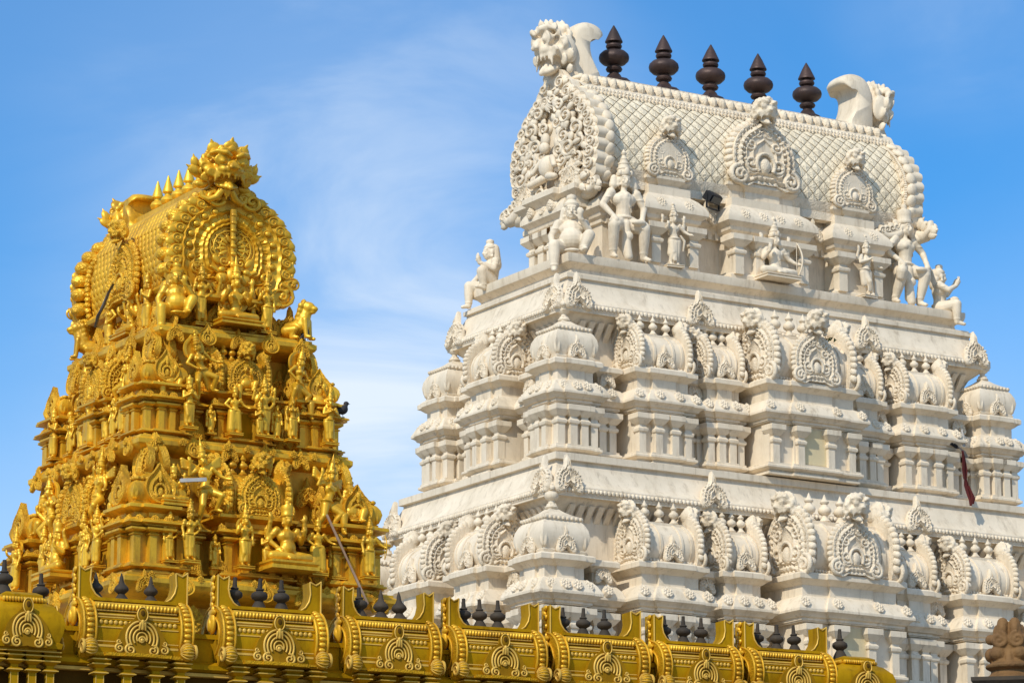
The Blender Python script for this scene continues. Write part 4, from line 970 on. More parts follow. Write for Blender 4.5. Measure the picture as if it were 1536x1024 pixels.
# carved clutter: scroll crests on every wall face, small bosses along the ledges
rgc = np.random.default_rng(21)
for au, av, v0, z0, n in ((1.88, 2.04, VB, 7.36, 10), (1.51, 1.69, VA, 9.30, 9)):
    for face, half, off in (('R', au, av), ('L', av, au)):
        for i in range(n):
            x = -half+2*half*(i+.5)/n+rgc.uniform(-.05, .05)
            (px, py), a = gxf(face, x, off-.10, v0)
            ob('relief_panel', (an, lf, orn('gable', 'goldcarve'))[i % 3], None, GT, (px, py, z0+G+rgc.uniform(0, .05)), (R_(-4), 0, a), .10+.03*rgc.random())
            (px, py), a = gxf(face, x, off+.16, v0)
            ob('flower_boss', orn('boss', 'goldcarve'), None, GT, (px, py, z0-.11+G), (R_(-10), 0, a), .05)
for au, av, v0, zz in ((1.55, 1.71, VB, 8.84), (1.22, 1.42, VA, 10.42)):
    for face, half, off in (('R', au, av), ('L', av, au)):
        for i in range(5):
            x = -half*.8+2*half*.8*(i+.5)/5; (px, py), a = gxf(face, x, off-.16, v0)
            ob('relief_panel', orn('gable', 'goldcarve') if i % 2 else an, None, GT, (px, py, zz-.36+G), (R_(-6), 0, a), .17)
for hu, hv, v0, zz, sc_ in ((1.50, 1.66, VB, 8.66, .30), (1.18, 1.36, VA, 10.38, .26)):
    for su, sv in ((-1, -1), (-1, 1), (1, -1)):
        for a, dx, dy in ((0, 0, -.12), (-90, -.12, 0), (90, .12, 0)):
            ob('relief_panel', lf if a else an, None, GT, (su*hu*.93+dx, v0+sv*hv*.93+dy, zz+G), (R_(-6), 0, R_(a)), sc_*(.8 if a == 0 else .9))
for face, half, off in (('R', 1.15, 1.42), ('L', 1.42, 1.12)):
    for i in range(6):
        x = -half+2*half*(i+.5)/6; (px, py), a = gxf(face, x, off-.2, VN); ob('relief_panel', (lf, an)[i % 2], None, GT, (px, py, 10.93+G), (R_(-5), 0, a), .20)
# neck storey under the roof
zn = 10.93+G
nk = MB().add(mould([(-.74,-1.16),(.74,-1.16),(.74,1.16),(-.74,1.16)], [(.10, zn), (.10, zn+.06), (0, zn+.10), (0, zn+.46), (.04, zn+.48), (.06, zn+.55), (.16, zn+.58), (.18, zn+.63), (.12, zn+.70), (0, zn+.75), (-.1, zn+.76)]))
ob('neck_storey', nk, 'gold', GT, smooth=28)
pn_ = pil_mesh(.05, (.05, .30, .44), 'gold')
for x in (-.64, -.24, .24, .64): ob('pilaster', pn_, 'gold', GT, (x, -1.16, zn))
for y in (-1.0, -.5, 0, .5, 1.0): ob('pilaster', pn_, 'gold', GT, (-.74, y, zn))
# barrel roof running back from the big front gable
RBG = 11.55+G
gpr = [(.62, -.05), (.78, .15), (.84, .42), (.83, .70), (.74, 1.02), (.54, 1.32), (.22, 1.54), (.22, 1.58)]
gprof = [(-y, zz) for y, zz in gpr]+[(y, zz) for y, zz in reversed(gpr)]
groof = ob('barrel_roof', MB().add(extr(gprof, [-1.58, 1.38])), 'olive', GT, (0, 0, RBG), (0, 0, R_(-90)))
P2 = np.array(gpr[1:7]); sg2 = np.r_[0, np.cumsum(np.linalg.norm(np.diff(P2, axis=0), axis=1))]
for side in (-1, 1):                                                # fish-scale tiles
    tl = MB()
    for a in range(16):
        for b_ in range(26):
            s = a*.10; x = -1.52+b_*.115+(.0575 if a % 2 else 0); y = np.interp(s, sg2, P2[:, 0]); zz = np.interp(s, sg2, P2[:, 1]); y2 = np.interp(s+.05, sg2, P2[:, 0]); z2 = np.interp(s+.05, sg2, P2[:, 1])
            an_ = math.degrees(math.atan2(y-y2, z2-zz))
            tl.add(ell((x, side*y, zz), (.062, .03, .075), RX(side*an_), 8, 6))
    ob('roof_tiles', tl, 'gold', groof, smooth=60)
ob('ridge_band', MB().add(box(-1.58, 1.38, -.24, .24, 1.53, 1.62)).add(tube([(-1.58, -.25, 1.50), (1.38, -.25, 1.50)], .04, 8)).add(tube([(-1.58, .25, 1.50), (1.38, .25, 1.50)], .04, 8)), 'gold', groof)
gcone = MB().add(lathe([(.07, 0), (.075, .03), (.04, .06), (.04, .10), (.09, .13), (.11, .18), (.09, .23), (.05, .26), (.05, .29), (.085, .31), (.085, .33), (.07, .38), (.008, .58)], 18)).mesh('finial', 'brass', 40)
for x in (-.97, -.62, -.27, .06, .40): ob('finial', gcone, None, groof, (x, 0, 1.62), (0, 0, 0), (1.0, 1.0, .95))
GYB = remat(MYB, 'goldfig')
def m_crest():
    b = MB()
    b.add(leaf((0, -.16, 1.0), .22, .10, .62, 10)); b.add(leaf((0, -.24, 1.02), .10, .07, .36, 12))
    for s in (-1, 1):
        b.add(leaf((.26*s, -.06, .96), .20, .09, .56, 4, 24*s)); b.add(leaf((.16*s, -.22, 1.0), .12, .07, .36, 10, 14*s))
        b.add(leaf((.56*s, .0, .38), .17, .09, .50, 0, 62*s)); b.add(leaf((.72*s, .02, .50), .12, .08, .48, 0, 16*s)); b.add(spiral(.56*s, .52, .17, 1.5, s, 1, -.10, .05, 8))
        b.add(leaf((.40*s, -.05, .14), .13, .08, .40, 0, 100*s)); b.add(tube([(.12*s, -.30, .02), (.24*s, -.30, -.22), (.42*s, -.24, -.34), (.58*s, -.18, -.26), (.60*s, -.18, -.10)], [.09, .10, .10, .08, .04], 9))
    b.add(leaf((0, -.34, .20), .10, .05, .46, 0, 180))
    return b.mesh('crest', 'goldfig', 50)
CREST = m_crest()
def gold_gable(sg):
    Rf = polar({0: 1.10, 15: 1.06, 40: 1.0, 80: 1.0, 105: 1.03, 122: 1.16, 138: 1.26, 150: 1.08, 165: .92, 180: .86})
    hf = ringh(.05, [(.40, .06, .02), (.46, .05, .02), (.60, .05, .015), (.76, .07, .02), (.98, .04, .03)], 60, .012, (.47, .58))
    mb = MB().add(relief(Rf, hf, 30, 140, .10, 26, .035), T(0, 0, .90))
    for s in (-1, 1):
        for k in range(10):                                        # veined border leaves
            a = R_(10+k*12.6)*s; rr = float(Rf(np.array([a]))[0]); q = .885
            cx_, cz_ = q*rr*math.sin(a), .90+q*rr*math.cos(a)
            mb.add(ell((cx_, -.05, cz_), (.10, .055, .15), RY(math.degrees(a)+24*s), 12, 8))
            mb.add(leaf((cx_*1.05, -.06, .90+q*1.05*rr*math.cos(a)), .085, .04, .21, 0, math.degrees(a)+60*s))
            mb.add(spiral(cx_, cz_, .085, 1.5, s, a, -.10, .011, 6, 16))
        for k in range(6):
            a = R_(24+k*17)*s; mb.add(ell((.69*math.sin(a), -.07, .90+.69*math.cos(a)), (.055, .045, .055), None, 10, 7)); mb.add(tube([(.69*math.sin(a)+.07*math.cos(q), -.06, .90+.69*math.cos(a)+.07*math.sin(q)) for q in np.linspace(0, 6.28, 13)], .012, 5, False))
        for x, zz, r in ((.80, .16, .24), (.48, .20, .15), (.56, .46, .12), (.26, .14, .12), (.98, .40, .13)):
            mb.add(ell((x*s, -.05, zz), (r*.8, .06, r*.8), None, 12, 8)); mb.add(spiral(x*s, zz, r*.9, 1.7, -s, R_(90), -.11, r*.11, 7, 22)); mb.add(leaf((x*s, -.10, zz), .05, .035, r*1.1, 0, 40*s))
        mb.add(spiral(.30*s, 1.78, .15, 1.4, s, R_(200 if s > 0 else -20), -.11, .035)); mb.add(cap((.16*s, -.12, .40), .045, (.36*s, -.14, .52), .025))
        mb.add(ell((.18*s, -.12, .34), (.10, .09, .12))); mb.add(ell((.20*s, -.16, .48), (.06, .05, .06)))
    mb.add(ell((0, -.12, .40), (.13, .10, .16))); mb.add(ell((0, -.14, .60), (.06, .05, .07))); mb.add(tube([(0, -.09, .66), (0, -.10, 1.0), (0, -.10, 1.60)], [.03, .04, .06], 8))
    for k in range(6): mb.add(ell((0, -.13, .80+.14*k), (.05, .035, .04)))
    for r_, w_ in ((.30, .014), (.36, .010), (.20, .012)): mb.add(tube([(r_*math.sin(a), -.075, .92+r_*math.cos(a)) for a in np.linspace(-2.4, 2.4, 30)], w_, 6))
    for s in (-1, 1):
        for k in range(5):
            a = R_(22+k*26)*s; mb.add(leaf((.10*math.sin(a), -.07, .92+.10*math.cos(a)), .035, .02, .17, 0, math.degrees(a)))
            mb.add(spiral(.29*math.sin(a), .92+.29*math.cos(a), .05, 1.2, s, a, -.07, .009, 5, 12))
        mb.add(spiral(.13*s, .66, .09, 1.4, s, 0, -.09, .016, 6)); mb.add(leaf((.22*s, -.09, .60), .05, .03, .20, 0, 30*s))
    gb = ob('end_gable', mb.mesh('end_gable', 'goldfig', 50), 'goldfig', groof, (-1.66 if sg < 0 else 1.42, 0, -.12), (0, 0, R_(90*sg)), (.96, .85, .80))
    rim = MB()
    for a in np.linspace(-130, 130, 19):
        rr = float(Rf(np.array([R_(a)]))[0])*.97
        rim.add(ell((rr*math.sin(R_(a)), .15, .90+rr*math.cos(R_(a))), (.13, .17, .15), RY(a), 10, 7))
    for a in np.linspace(-130, 130, 50):
        rr = float(Rf(np.array([R_(a)]))[0])*.92
        rim.add(ell((rr*math.sin(R_(a)), .33, .90+rr*math.cos(R_(a))), (.06, .06, .06), None, 6, 4))
    ob('rim', rim, 'goldcarve', gb, smooth=60)
    ob('yali_head', GYB, None, groof, (-1.72 if sg < 0 else 1.46, -.16 if sg > 0 else .0, 1.42), (R_(14), 0, R_(90*sg)), (.68, .60, .54))
    ob('crest', CREST, None, KIDS[groof.name][-1], (0, .04, .02), (0, 0, 0), (.86, .9, .86))
    ob('tail_hood', m_tailfin('gold'), None, groof, (-1.52 if sg < 0 else 1.36, 0, 1.50), (0, 0, R_(90*sg)), (1.3, .52, .42))
    ob('gable_base', MB().add(mould(rect(.62, .12, .2), [(0, 0), (.06, .05), (.06, .10), (0, .14)])), 'gold', gb, (0, -.02, -.10), sc=(1.1, 1.2, 1))
gold_gable(1); gold_gable(-1)

# gold figures -------------------------------------------------------------------------------------
GF = 'goldfig'
gb_ = bow_mesh(GF); ha = halo_mesh(GF)
PED = (.17, .12, .06)
GP = {
 'bless': statue_proto(stand([('bless', -1), ('down', 1)], .5, 2, w=1.2, hr=1.15), GF, .013, 'tall', None, PED),
 'hip': statue_proto(stand([('akimbo', 1), ('down', -1)], -.9, 2, fem=1, w=1.15, hr=1.15), GF, .013, 'cone', None, PED),
 'pray': statue_proto(stand([('pray', 1), ('pray', -1)], .2, 2, w=1.2, hr=1.15), GF, .013, 'pot', None, PED),
 'four': statue_proto(stand([('bless', -1), ('akimbo', 1), ('up', -1), ('up', 1)], .6, 2, w=1.2, hr=1.15), GF, .013, 'cone', None, PED),
 'fluteplayer': statue_proto(stand([('chest', -1), ('chest', 1)], -1, 2, yaw=-15, w=1.2, hr=1.15), GF, .013, 'tall', None, PED),
 'archer': statue_proto(stand([('out', 1), ('down', -1)], -.6, 2, yaw=15, w=1.2, hr=1.15), GF, .013, 'cone', [('bow', gb_, T(.31, -.08, .62) @ SC(1.3))], PED),
 'veil': statue_proto(stand([('down', -1), ('down', 1)], .3, 2, fem=1, caps=[((0, .05, .95), .07, (0, .06, .70), .10), ((-.13, .05, .80), .05, (-.14, .05, .25), .05), ((.13, .05, .80), .05, (.14, .05, .25), .05)]), GF, .013, 'bun', None, PED),
 'robe': statue_proto(stand([('out', 1), ('akimbo', -1)], .2, 2, w=1.15, caps=[((-.07, 0, .5), .10, (-.09, 0, .08), .11), ((.07, 0, .5), .10, (.09, 0, .08), .11)]), GF, .013, 'pot', None, PED),
 'gana': statue_proto(dict(gana), GF, .012, 'bun'),
 'deity': statue_proto(seat([('bless', -1), ('bless', 1), ('up', -1), ('up', 1)], w=1.05), GF, .012, 'tall', [('aureole', ha, T(0, .07, .36) @ SC(.24))], (.28, .22, .07)),
 'king': statue_proto(seat([('akimbo', -1), ('bless', 1), ('up', -1), ('up', 1)], w=1.2, belly=.3), GF, .012, 'pot', None, (.30, .24, .10)),
 'dancer': statue_proto(stand([('out', 1), ('akimbo', -1)], 1, 0, fem=1, yaw=20, legs=[((.055, 0, .47), (.20, -.13, .36), (.15, -.03, .16), (.20, -.10, .13)), ((-.055, 0, .47), (-.20, -.13, .34), (-.16, -.02, .08), (-.23, -.08, .04))],
     caps=[((0, -.02, .45), .05, (.13+.055*k, .01, .20-.012*abs(k-1)), .020) for k in range(-1, 5)]), GF, .012, 'cone', [('aureole', ha, T(-.02, .07, .90) @ SC(.21))]),
 'wing': statue_proto(stand([('up', -1), ('out', 1)], -1, 0, yaw=-20, legs=[((.055, 0, .47), (.16, -.15, .38), (.10, -.02, .20), (.14, -.09, .16)), ((-.055, 0, .47), (-.13, -.06, .28), (-.16, .05, .08), (-.22, .0, .04))],
     caps=[((-.05, .05, .80), .05, (-.30, .08, .95+.04*k), .03) for k in range(-2, 2)]+[((.05, .05, .80), .05, (.30, .08, .92+.04*k), .03) for k in range(-2, 2)]), GF, .012, 'tall'),
}
for k in ('bless', 'four'): GP[k][1].append(('aureole', ha, T(0, .06, .84) @ SC(.17)))
def lion_proto(mat):
    b = MB()
    b.add(cap((0, .22, .22), .20, (0, -.10, .34), .17)); b.add(cap((0, -.10, .34), .18, (0, -.20, .62), .13)); b.add(ell((0, -.26, .74), (.14, .15, .14))); b.add(ell((0, -.40, .70), (.09, .09, .07))); b.add(ell((0, -.36, .62), (.07, .08, .035)))
    for s in (-1, 1):
        b.add(cap((.11*s, -.22, .45), .07, (.12*s, -.26, .06), .05)); b.add(cap((.12*s, -.26, .05), .05, (.12*s, -.36, .035), .04))
        b.add(cap((.15*s, .22, .20), .13, (.20*s, -.02, .22), .08)); b.add(cap((.20*s, -.02, .22), .07, (.19*s, .08, .05), .05)); b.add(cap((.19*s, .08, .05), .05, (.19*s, -.08, .035), .04))
        b.add(cap((.10*s, -.20, .86), .04, (.12*s, -.20, .93), .015)); b.add(ell((.06*s, -.37, .78), (.03, .03, .03)))
        for k in range(5): b.add(ell((.13*s*(1-.1*k), -.12+.03*k, .78-.10*k), (.06, .07, .07)))
    for k in range(4): b.add(ell((0, -.14+.05*k, .88-.11*k), (.08, .07, .07)))
    b.add(cap((0, .36, .14), .04, (.0, .46, .40), .03)); b.add(ell((0, .46, .46), (.06, .06, .08)))
    return sculpt(b, 'lion', mat, .022, 1)
def gput(kind, face, x, off, z, h, label, turn=0, grp=None, tilt=(0, 0)):
    v0 = VB if z < 8.5 else VA if z < 10.5 else VN
    (px, py), _a = gxf(face, x, off, v0)
    put_statue(GP[kind], wpos(GL, px, py, z+G+.05*h), (rR if face == 'R' else rL)+R_(turn), h, label, grp or 'gold statues on the gold tower', tilt=tilt)
F_ = 'right-hand face of the gold tower'; E_ = 'sunlit left face of the gold tower'
# lowest visible row, right-hand face
gput('hip', 'R', -1.11, 2.20, 7.46, .66, 'gold swaying statue on the near corner shrine, bottom row, above the parapet')
gput('veil', 'R', -0.61, 1.94, 7.46, .42, 'tiny gold veiled statue in the recess right of the bottom near-corner statue')
gput('bless', 'R', -0.28, 2.16, 7.46, .66, 'gold standing statue left of the big seated figure, bottom row')
gput('king', 'R', 0.33, 2.20, 7.52, 1.15, 'largest gold seated statue, thick-set, centre of the bottom row, right-hand face')
gput('robe', 'R', 0.83, 2.16, 7.46, .66, 'gold robed statue in pot crown, right of the big seated figure, bottom row')
gput('archer', 'R', 1.57, 2.28, 7.46, .66, 'gold statue holding a bow at the right end of the bottom row')
# middle row, right-hand face
gput('pray', 'R', -0.92, 1.87, 9.38, .60, 'gold statue with joined hands on the near corner shrine, middle row')
gput('veil', 'R', -0.51, 1.71, 9.38, .38, 'tiny gold veiled statue in the recess beside the middle-row near corner')
gput('robe', 'R', -0.20, 1.81, 9.38, .58, 'gold robed statue at the left of the middle-row trio, right-hand face')
gput('four', 'R', 0.23, 1.85, 9.38, .68, 'gold four-armed statue in the centre of the middle row, right-hand face')
gput('veil', 'R', 0.68, 1.83, 9.38, .56, 'gold veiled statue right of the middle-row four-armed statue')
gput('fluteplayer', 'R', 1.24, 1.89, 9.38, .60, 'gold statue with raised hands at the right end of the middle row, below the bird')
# top row, right-hand face
gput('gana', 'R', -0.89, 1.34, 11.0, 1.05, 'gold pot-bellied seated statue on the near corner, just below the big gable', -22)
gput('hip', 'R', -0.52, 1.38, 10.96, .70, 'gold swaying statue left of the seated deity, under the big gable')
gput('deity', 'R', 0.00, 1.38, 11.02, 1.10, 'gold seated deity with aureole directly below the big front gable')
gput('bless', 'R', 0.48, 1.40, 10.96, .66, 'gold standing statue right of the seated deity, under the big gable')
# leaping figures between the roofs
gput('dancer', 'R', -0.58, 1.71, 9.80, .80, 'gold dancing statue with fan skirt, leaping left of the upper barrel shrine', 8, 'leaping gold statues', (0, -14))
gput('dancer', 'R', 0.77, 1.71, 9.78, .80, 'gold dancing statue with fan skirt, leaping right of the upper barrel shrine', 25, 'leaping gold statues', (0, 10))
gput('wing', 'R', -0.72, 2.04, 8.0, .92, 'gold winged statue leaping left of the lower barrel shrine, over a pale plank', 0, 'leaping gold statues', (0, -10))
gput('wing', 'R', 1.00, 2.04, 7.98, .92, 'gold winged statue leaping right of the lower barrel shrine', 20, 'leaping gold statues', (0, 8))
for kind, x, off, z_, h_, lb in (('pray', 0.13, 1.91, 9.38, .40, 'short gold attendant statue between the middle-row four-armed statue and the robed one'), ('veil', 0.46, 1.79, 9.38, .44, 'short gold veiled attendant statue right beside the middle-row four-armed statue'),
    ('hip', -1.36, 2.10, 7.46, .56, 'gold attendant statue on the left edge of the near corner shrine, bottom row'), ('pray', 0.06, 2.14, 7.46, .50, 'short gold attendant statue close left of the big seated figure, bottom row'),
    ('veil', 1.21, 2.00, 7.46, .60, 'gold veiled attendant statue beside the leaning plank, bottom row'), ('gana', 0.02, 1.65, 10.0, .62, 'small gold pot-bellied statue on the upper barrel shrine'), ('gana', 1.14, 1.65, 9.86, .70, 'gold pot-bellied statue on the upper right corner shrine'),
    ('gana', -1.12, 1.61, 9.90, .66, 'gold pot-bellied statue on the upper near corner shrine'), ('gana', 1.42, 1.96, 8.22, .80, 'gold pot-bellied statue on the lower right corner shrine'), ('king', -1.28, 2.00, 8.26, .70, 'gold four-armed seated statue on the lower near corner shrine'),
    ('pray', 0.32, 1.30, 10.96, .48, 'short gold attendant statue just right of the deity under the gable'), ('veil', -0.14, 1.32, 10.96, .50, 'short gold attendant statue just left of the deity under the gable')):
    gput(kind, 'R', x, off, z_, h_, lb, 0, 'gold statues on the gold tower')
for kind, x, off, z_, h_, lb in (('veil', 0.83, 1.99, 7.46, .56, 'gold veiled attendant statue, bottom row, between the two corner statues of the left face'), ('pray', -0.39, 1.99, 7.46, .50, 'short gold attendant statue left of the seated one, bottom row, left face'),
    ('gana', 1.28, 1.65, 8.24, .74, 'gold pot-bellied statue over the near corner shrine, left face'), ('gana', -1.41, 1.65, 8.22, .86, 'gold pot-bellied statue over the far left lower corner shrine'), ('gana', -1.16, 1.25, 9.86, .72, 'gold pot-bellied statue over the far left upper corner shrine'),
    ('veil', -0.74, 1.49, 9.38, .52, 'gold veiled attendant statue, middle row, far part of the left face'), ('veil', 0.68, 1.49, 9.38, .52, 'gold veiled attendant statue, middle row, near part of the left face'), ('king', 0.00, 1.39, 10.02, .62, 'gold four-armed seated statue on the upper barrel shrine, left face')):
    gput(kind, 'L', x, off, z_, h_, lb, 0, 'gold statues on the gold tower')
# left face
gput('four', 'L', 1.16, 1.99, 7.46, .66, 'gold four-armed statue nearest the front corner, bottom row, sunlit left face')
gput('hip', 'L', 0.53, 1.89, 7.46, .70, 'gold swaying statue second from the front corner, bottom row, sunlit left face')
gput('king', 'L', -0.09, 1.99, 7.52, 1.0, 'gold seated statue in the middle of the bottom row, sunlit left face')
gput('archer', 'L', -0.68, 1.94, 7.46, .68, 'gold statue with a bow left of the seated one, bottom row, sunlit left face')
gput('bless', 'L', -1.44, 2.03, 7.46, .70, 'gold blessing statue at the far left end of the bottom row')
gput('bless', 'L', 0.98, 1.49, 9.38, .60, 'gold blessing statue nearest the front corner, middle row, sunlit left face')
gput('fluteplayer', 'L', 0.37, 1.45, 9.38, .60, 'gold flute-posed statue in the middle row, sunlit left face')
gput('robe', 'L', -0.04, 1.51, 9.38, .74, 'tallest gold robed statue in the middle row, sunlit left face')
gput('hip', 'L', -0.45, 1.45, 9.38, .58, 'gold swaying statue left of the tall robed one, middle row, sunlit left face')
gput('pray', 'L', -1.13, 1.57, 9.38, .60, 'gold statue with joined hands at the far left end of the middle row')
gput('pray', 'L', 0.57, 0.96, 10.96, .70, 'gold statue with joined hands under the roof, sunlit left face')
gput('deity', 'L', -0.02, 0.92, 11.02, .95, 'gold seated deity with aureole under the roof, sunlit left face')
gput('hip', 'L', -0.67, 0.96, 10.96, .66, 'gold swaying statue under the rear gable, sunlit left face')
gput('wing', 'L', 0.61, 1.75, 8.02, .90, 'gold winged statue leaping above the bottom row, near the front corner, left face', 0, 'leaping gold statues', (0, 8))
gput('dancer', 'L', -0.83, 1.75, 8.0, .88, 'gold dancing statue leaping at the far side of the lower roofs, left face', 0, 'leaping gold statues', (0, -10))
gput('wing', 'L', -0.59, 1.33, 9.80, .78, 'gold winged statue leaping at the far side of the upper roofs, left face', -20, 'leaping gold statues', (0, -10))
gput('dancer', 'L', 0.56, 1.29, 9.80, .76, 'gold dancing statue leaping near the front corner of the upper roofs, left face', 0, 'leaping gold statues', (0, 12))
dg_ = ob('gable', orn('gable', 'goldcarve'), None, groof, (-.10, -.95, .05), (R_(-4), 0, 0), .42)
ob('yali_head', orn('yali', 'goldcarve'), None, groof, (-.10, -.97, .90), (R_(14), 0, 0), .30)
lm_ = lion_proto(GF)
for (x, y, tn, lab_) in ((.98, -1.62, 40, 'gold seated lion on the right corner under the big gable, facing right'), (-1.02, 1.06, -20, 'gold seated lion at the far left corner under the rear gable')):
    px, py, pz = wpos(GL, x, y, 10.93+G)
    tag(ob('lion_statue', lm_, None, None, (px, py, pz), (0, 0, (rR if x > 0 else rL)+R_(tn)), .62), lab_, 'lion statue', 'gold corner lions')

# ---------------------------------------------------------------- string of small gold shrines in front
PA = R_(25); PZ = 4.985+G; PO = (-4.4416, 36.0)
def ppos(t, y, z):                        # along the row, back from its front, height
    return (PO[0]+t*math.cos(PA)-y*math.sin(PA), PO[1]+t*math.sin(PA)+y*math.cos(PA), z)
PW = empty('parapet_wall', ppos(4.3, 0, 0), PA)
tag(PW, 'dark brown and gold wall carrying the row of small gold vaulted shrines', 'wall')
wb = MB(); wb.add(box(-5.6, 5.45, .30, .95, 0, PZ-.02)); ob('wall', wb, 'oliveshade', PW)
cs = MB().add(mould([(-5.6, .16), (5.42, .16), (5.42, 1.0), (-5.6, 1.0)], [(-.06, PZ-.13), (0, PZ-.10), (0, PZ-.05), (-.03, PZ-.03), (-.06, PZ-.012)])); ob('cornice', cs, 'olive', PW)
ob('moulding', MB().add(box(-5.6, 5.40, .20, .31, PZ-.17, PZ-.135)), 'palegold', PW)
ob('linking_band', MB().add(box(-1.0, 9.7, .27, .62, PZ-.01, PZ+.24)).add(box(-1.0, 9.7, .24, .65, PZ+.24, PZ+.29)), 'olive', PW, (-4.3, 0, 0))
def m_medallion(scale=1.0):
    """scroll crest: dull gold plate with raised pale scroll lines; returns plate mesh and line mesh; unit = width of 1"""
    Rf = polar({0: .62, 8: .48, 18: .40, 35: .36, 60: .38, 90: .44, 108: .52, 125: .56, 142: .44, 160: .36, 180: .32})
    plate = MB().add(relief(Rf, ringh(.05, [(.95, .012, .08)], 0), 8, 60, .10), T(0, 0, .36))
    plate.add(ell((0, -.075, .80), (.105, .07, .15)))
    ln = MB()
    for r, zr in ((.30, .022), (.235, .020), (.165, .018), (.10, .016)):
        ln.add(tube([(r*math.sin(a), -.07, .34+r*1.12*math.cos(a)) for a in np.linspace(-2.15, 2.15, 26)], zr, 7))
    ln.add(spiral(0, .30, .075, 1.5, 1, 0, -.07, .016, 7, 18)); ln.add(ell((0, -.075, .30), (.035, .03, .04)))
    for s in (-1, 1):
        ln.add(spiral(.22*s, .10, .105, 1.6, -s, R_(95), -.07, .021, 7)); ln.add(spiral(.43*s, .12, .085, 1.5, -s, R_(100), -.07, .019, 7)); ln.add(spiral(.44*s, .25, .05, 1.3, s, R_(200 if s > 0 else -20), -.07, .014, 6))
        ln.add(tube([(.10*s*math.sin(a), -.12, .80+.145*math.cos(a)) for a in np.linspace(0, 3.1, 12)], .014, 6))
        ln.add(cap((.04*s, -.12, .62), .03, (.06*s, -.10, .50), .015, 8))
    ln.add(cap((0, -.12, .66), .04, (0, -.10, .52), .03, 8))
    eye = MB().add(ell((0, -.135, .82), (.042, .022, .065)))
    return plate.mesh('medallion', 'olivedark', 45), ln.mesh('scrollwork', 'palegold', 60), eye.mesh('eye', 'oliveshade', 60)
MED = m_medallion()
pfin = MB().add(lathe([(.085, 0), (.078, .03), (.055, .075), (.042, .095), (.05, .105), (.082, .125), (.092, .15), (.085, .178), (.055, .20), (.036, .21), (.046, .218), (.046, .228), (.028, .24), (.022, .30), (.020, .345), (.0, .35)], 22)).mesh('finial', 'slate', 45)
pfin2 = MB().add(lathe([(.10, 0), (.085, .03), (.05, .075), (.04, .09), (.05, .10), (.085, .13), (.09, .15), (.075, .18), (.04, .215), (.028, .25), (.022, .29), (.006, .345)], 22)).mesh('finial', 'slate', 45)
def vault_gold(Wd, r=.30, x0=.06, x1=None):
    x1 = Wd-.08 if x1 is None else x1
    pr_ = [(-.325, .0), (-.335, .06), (-.30, .075), (-.315, .16), (-.325, .24), (-.315, .33), (-.27, .42), (-.20, .49), (-.12, .53), (-.12, .575)]
    pr_ = pr_+[(-y, zz) for y, zz in reversed(pr_)]
    m = len(pr_); v = [(x, y+.36, zz) for x in (x0, x1) for y, zz in pr_]; f = []
    for i in range(m): j = (i+1) % m; f.append((i, m+i, m+j, j))
    f.append(tuple(range(m))); f.append(tuple(reversed([m+i for i in range(m)])))
    return v, f
def arch_band(wd):                        # thick horseshoe end plate in YZ with volute foot, thickness wd along +x
    A = np.linspace(-150, 150, 40); v = []; f = []
    for a in A:
        c, s = math.cos(R_(a)), math.sin(R_(a))
        bul = 1.0+.10*(abs(a) > 105)*((abs(a)-105)/45)
        for rr, x in ((.255*bul, 0), (.39*bul, 0), (.39*bul, wd), (.255*bul, wd)): v.append((x, .36-rr*s*.93, .27+rr*c*.86))
    n = len(A)
    for i in range(n-1):
        for k in range(4): k2 = (k+1) % 4; f.append((4*i+k, 4*i+4+k, 4*i+4+k2, 4*i+k2))
    f.append((0, 1, 2, 3)); f.append(tuple(reversed([4*(n-1)+k for k in range(4)])))
    return v, f
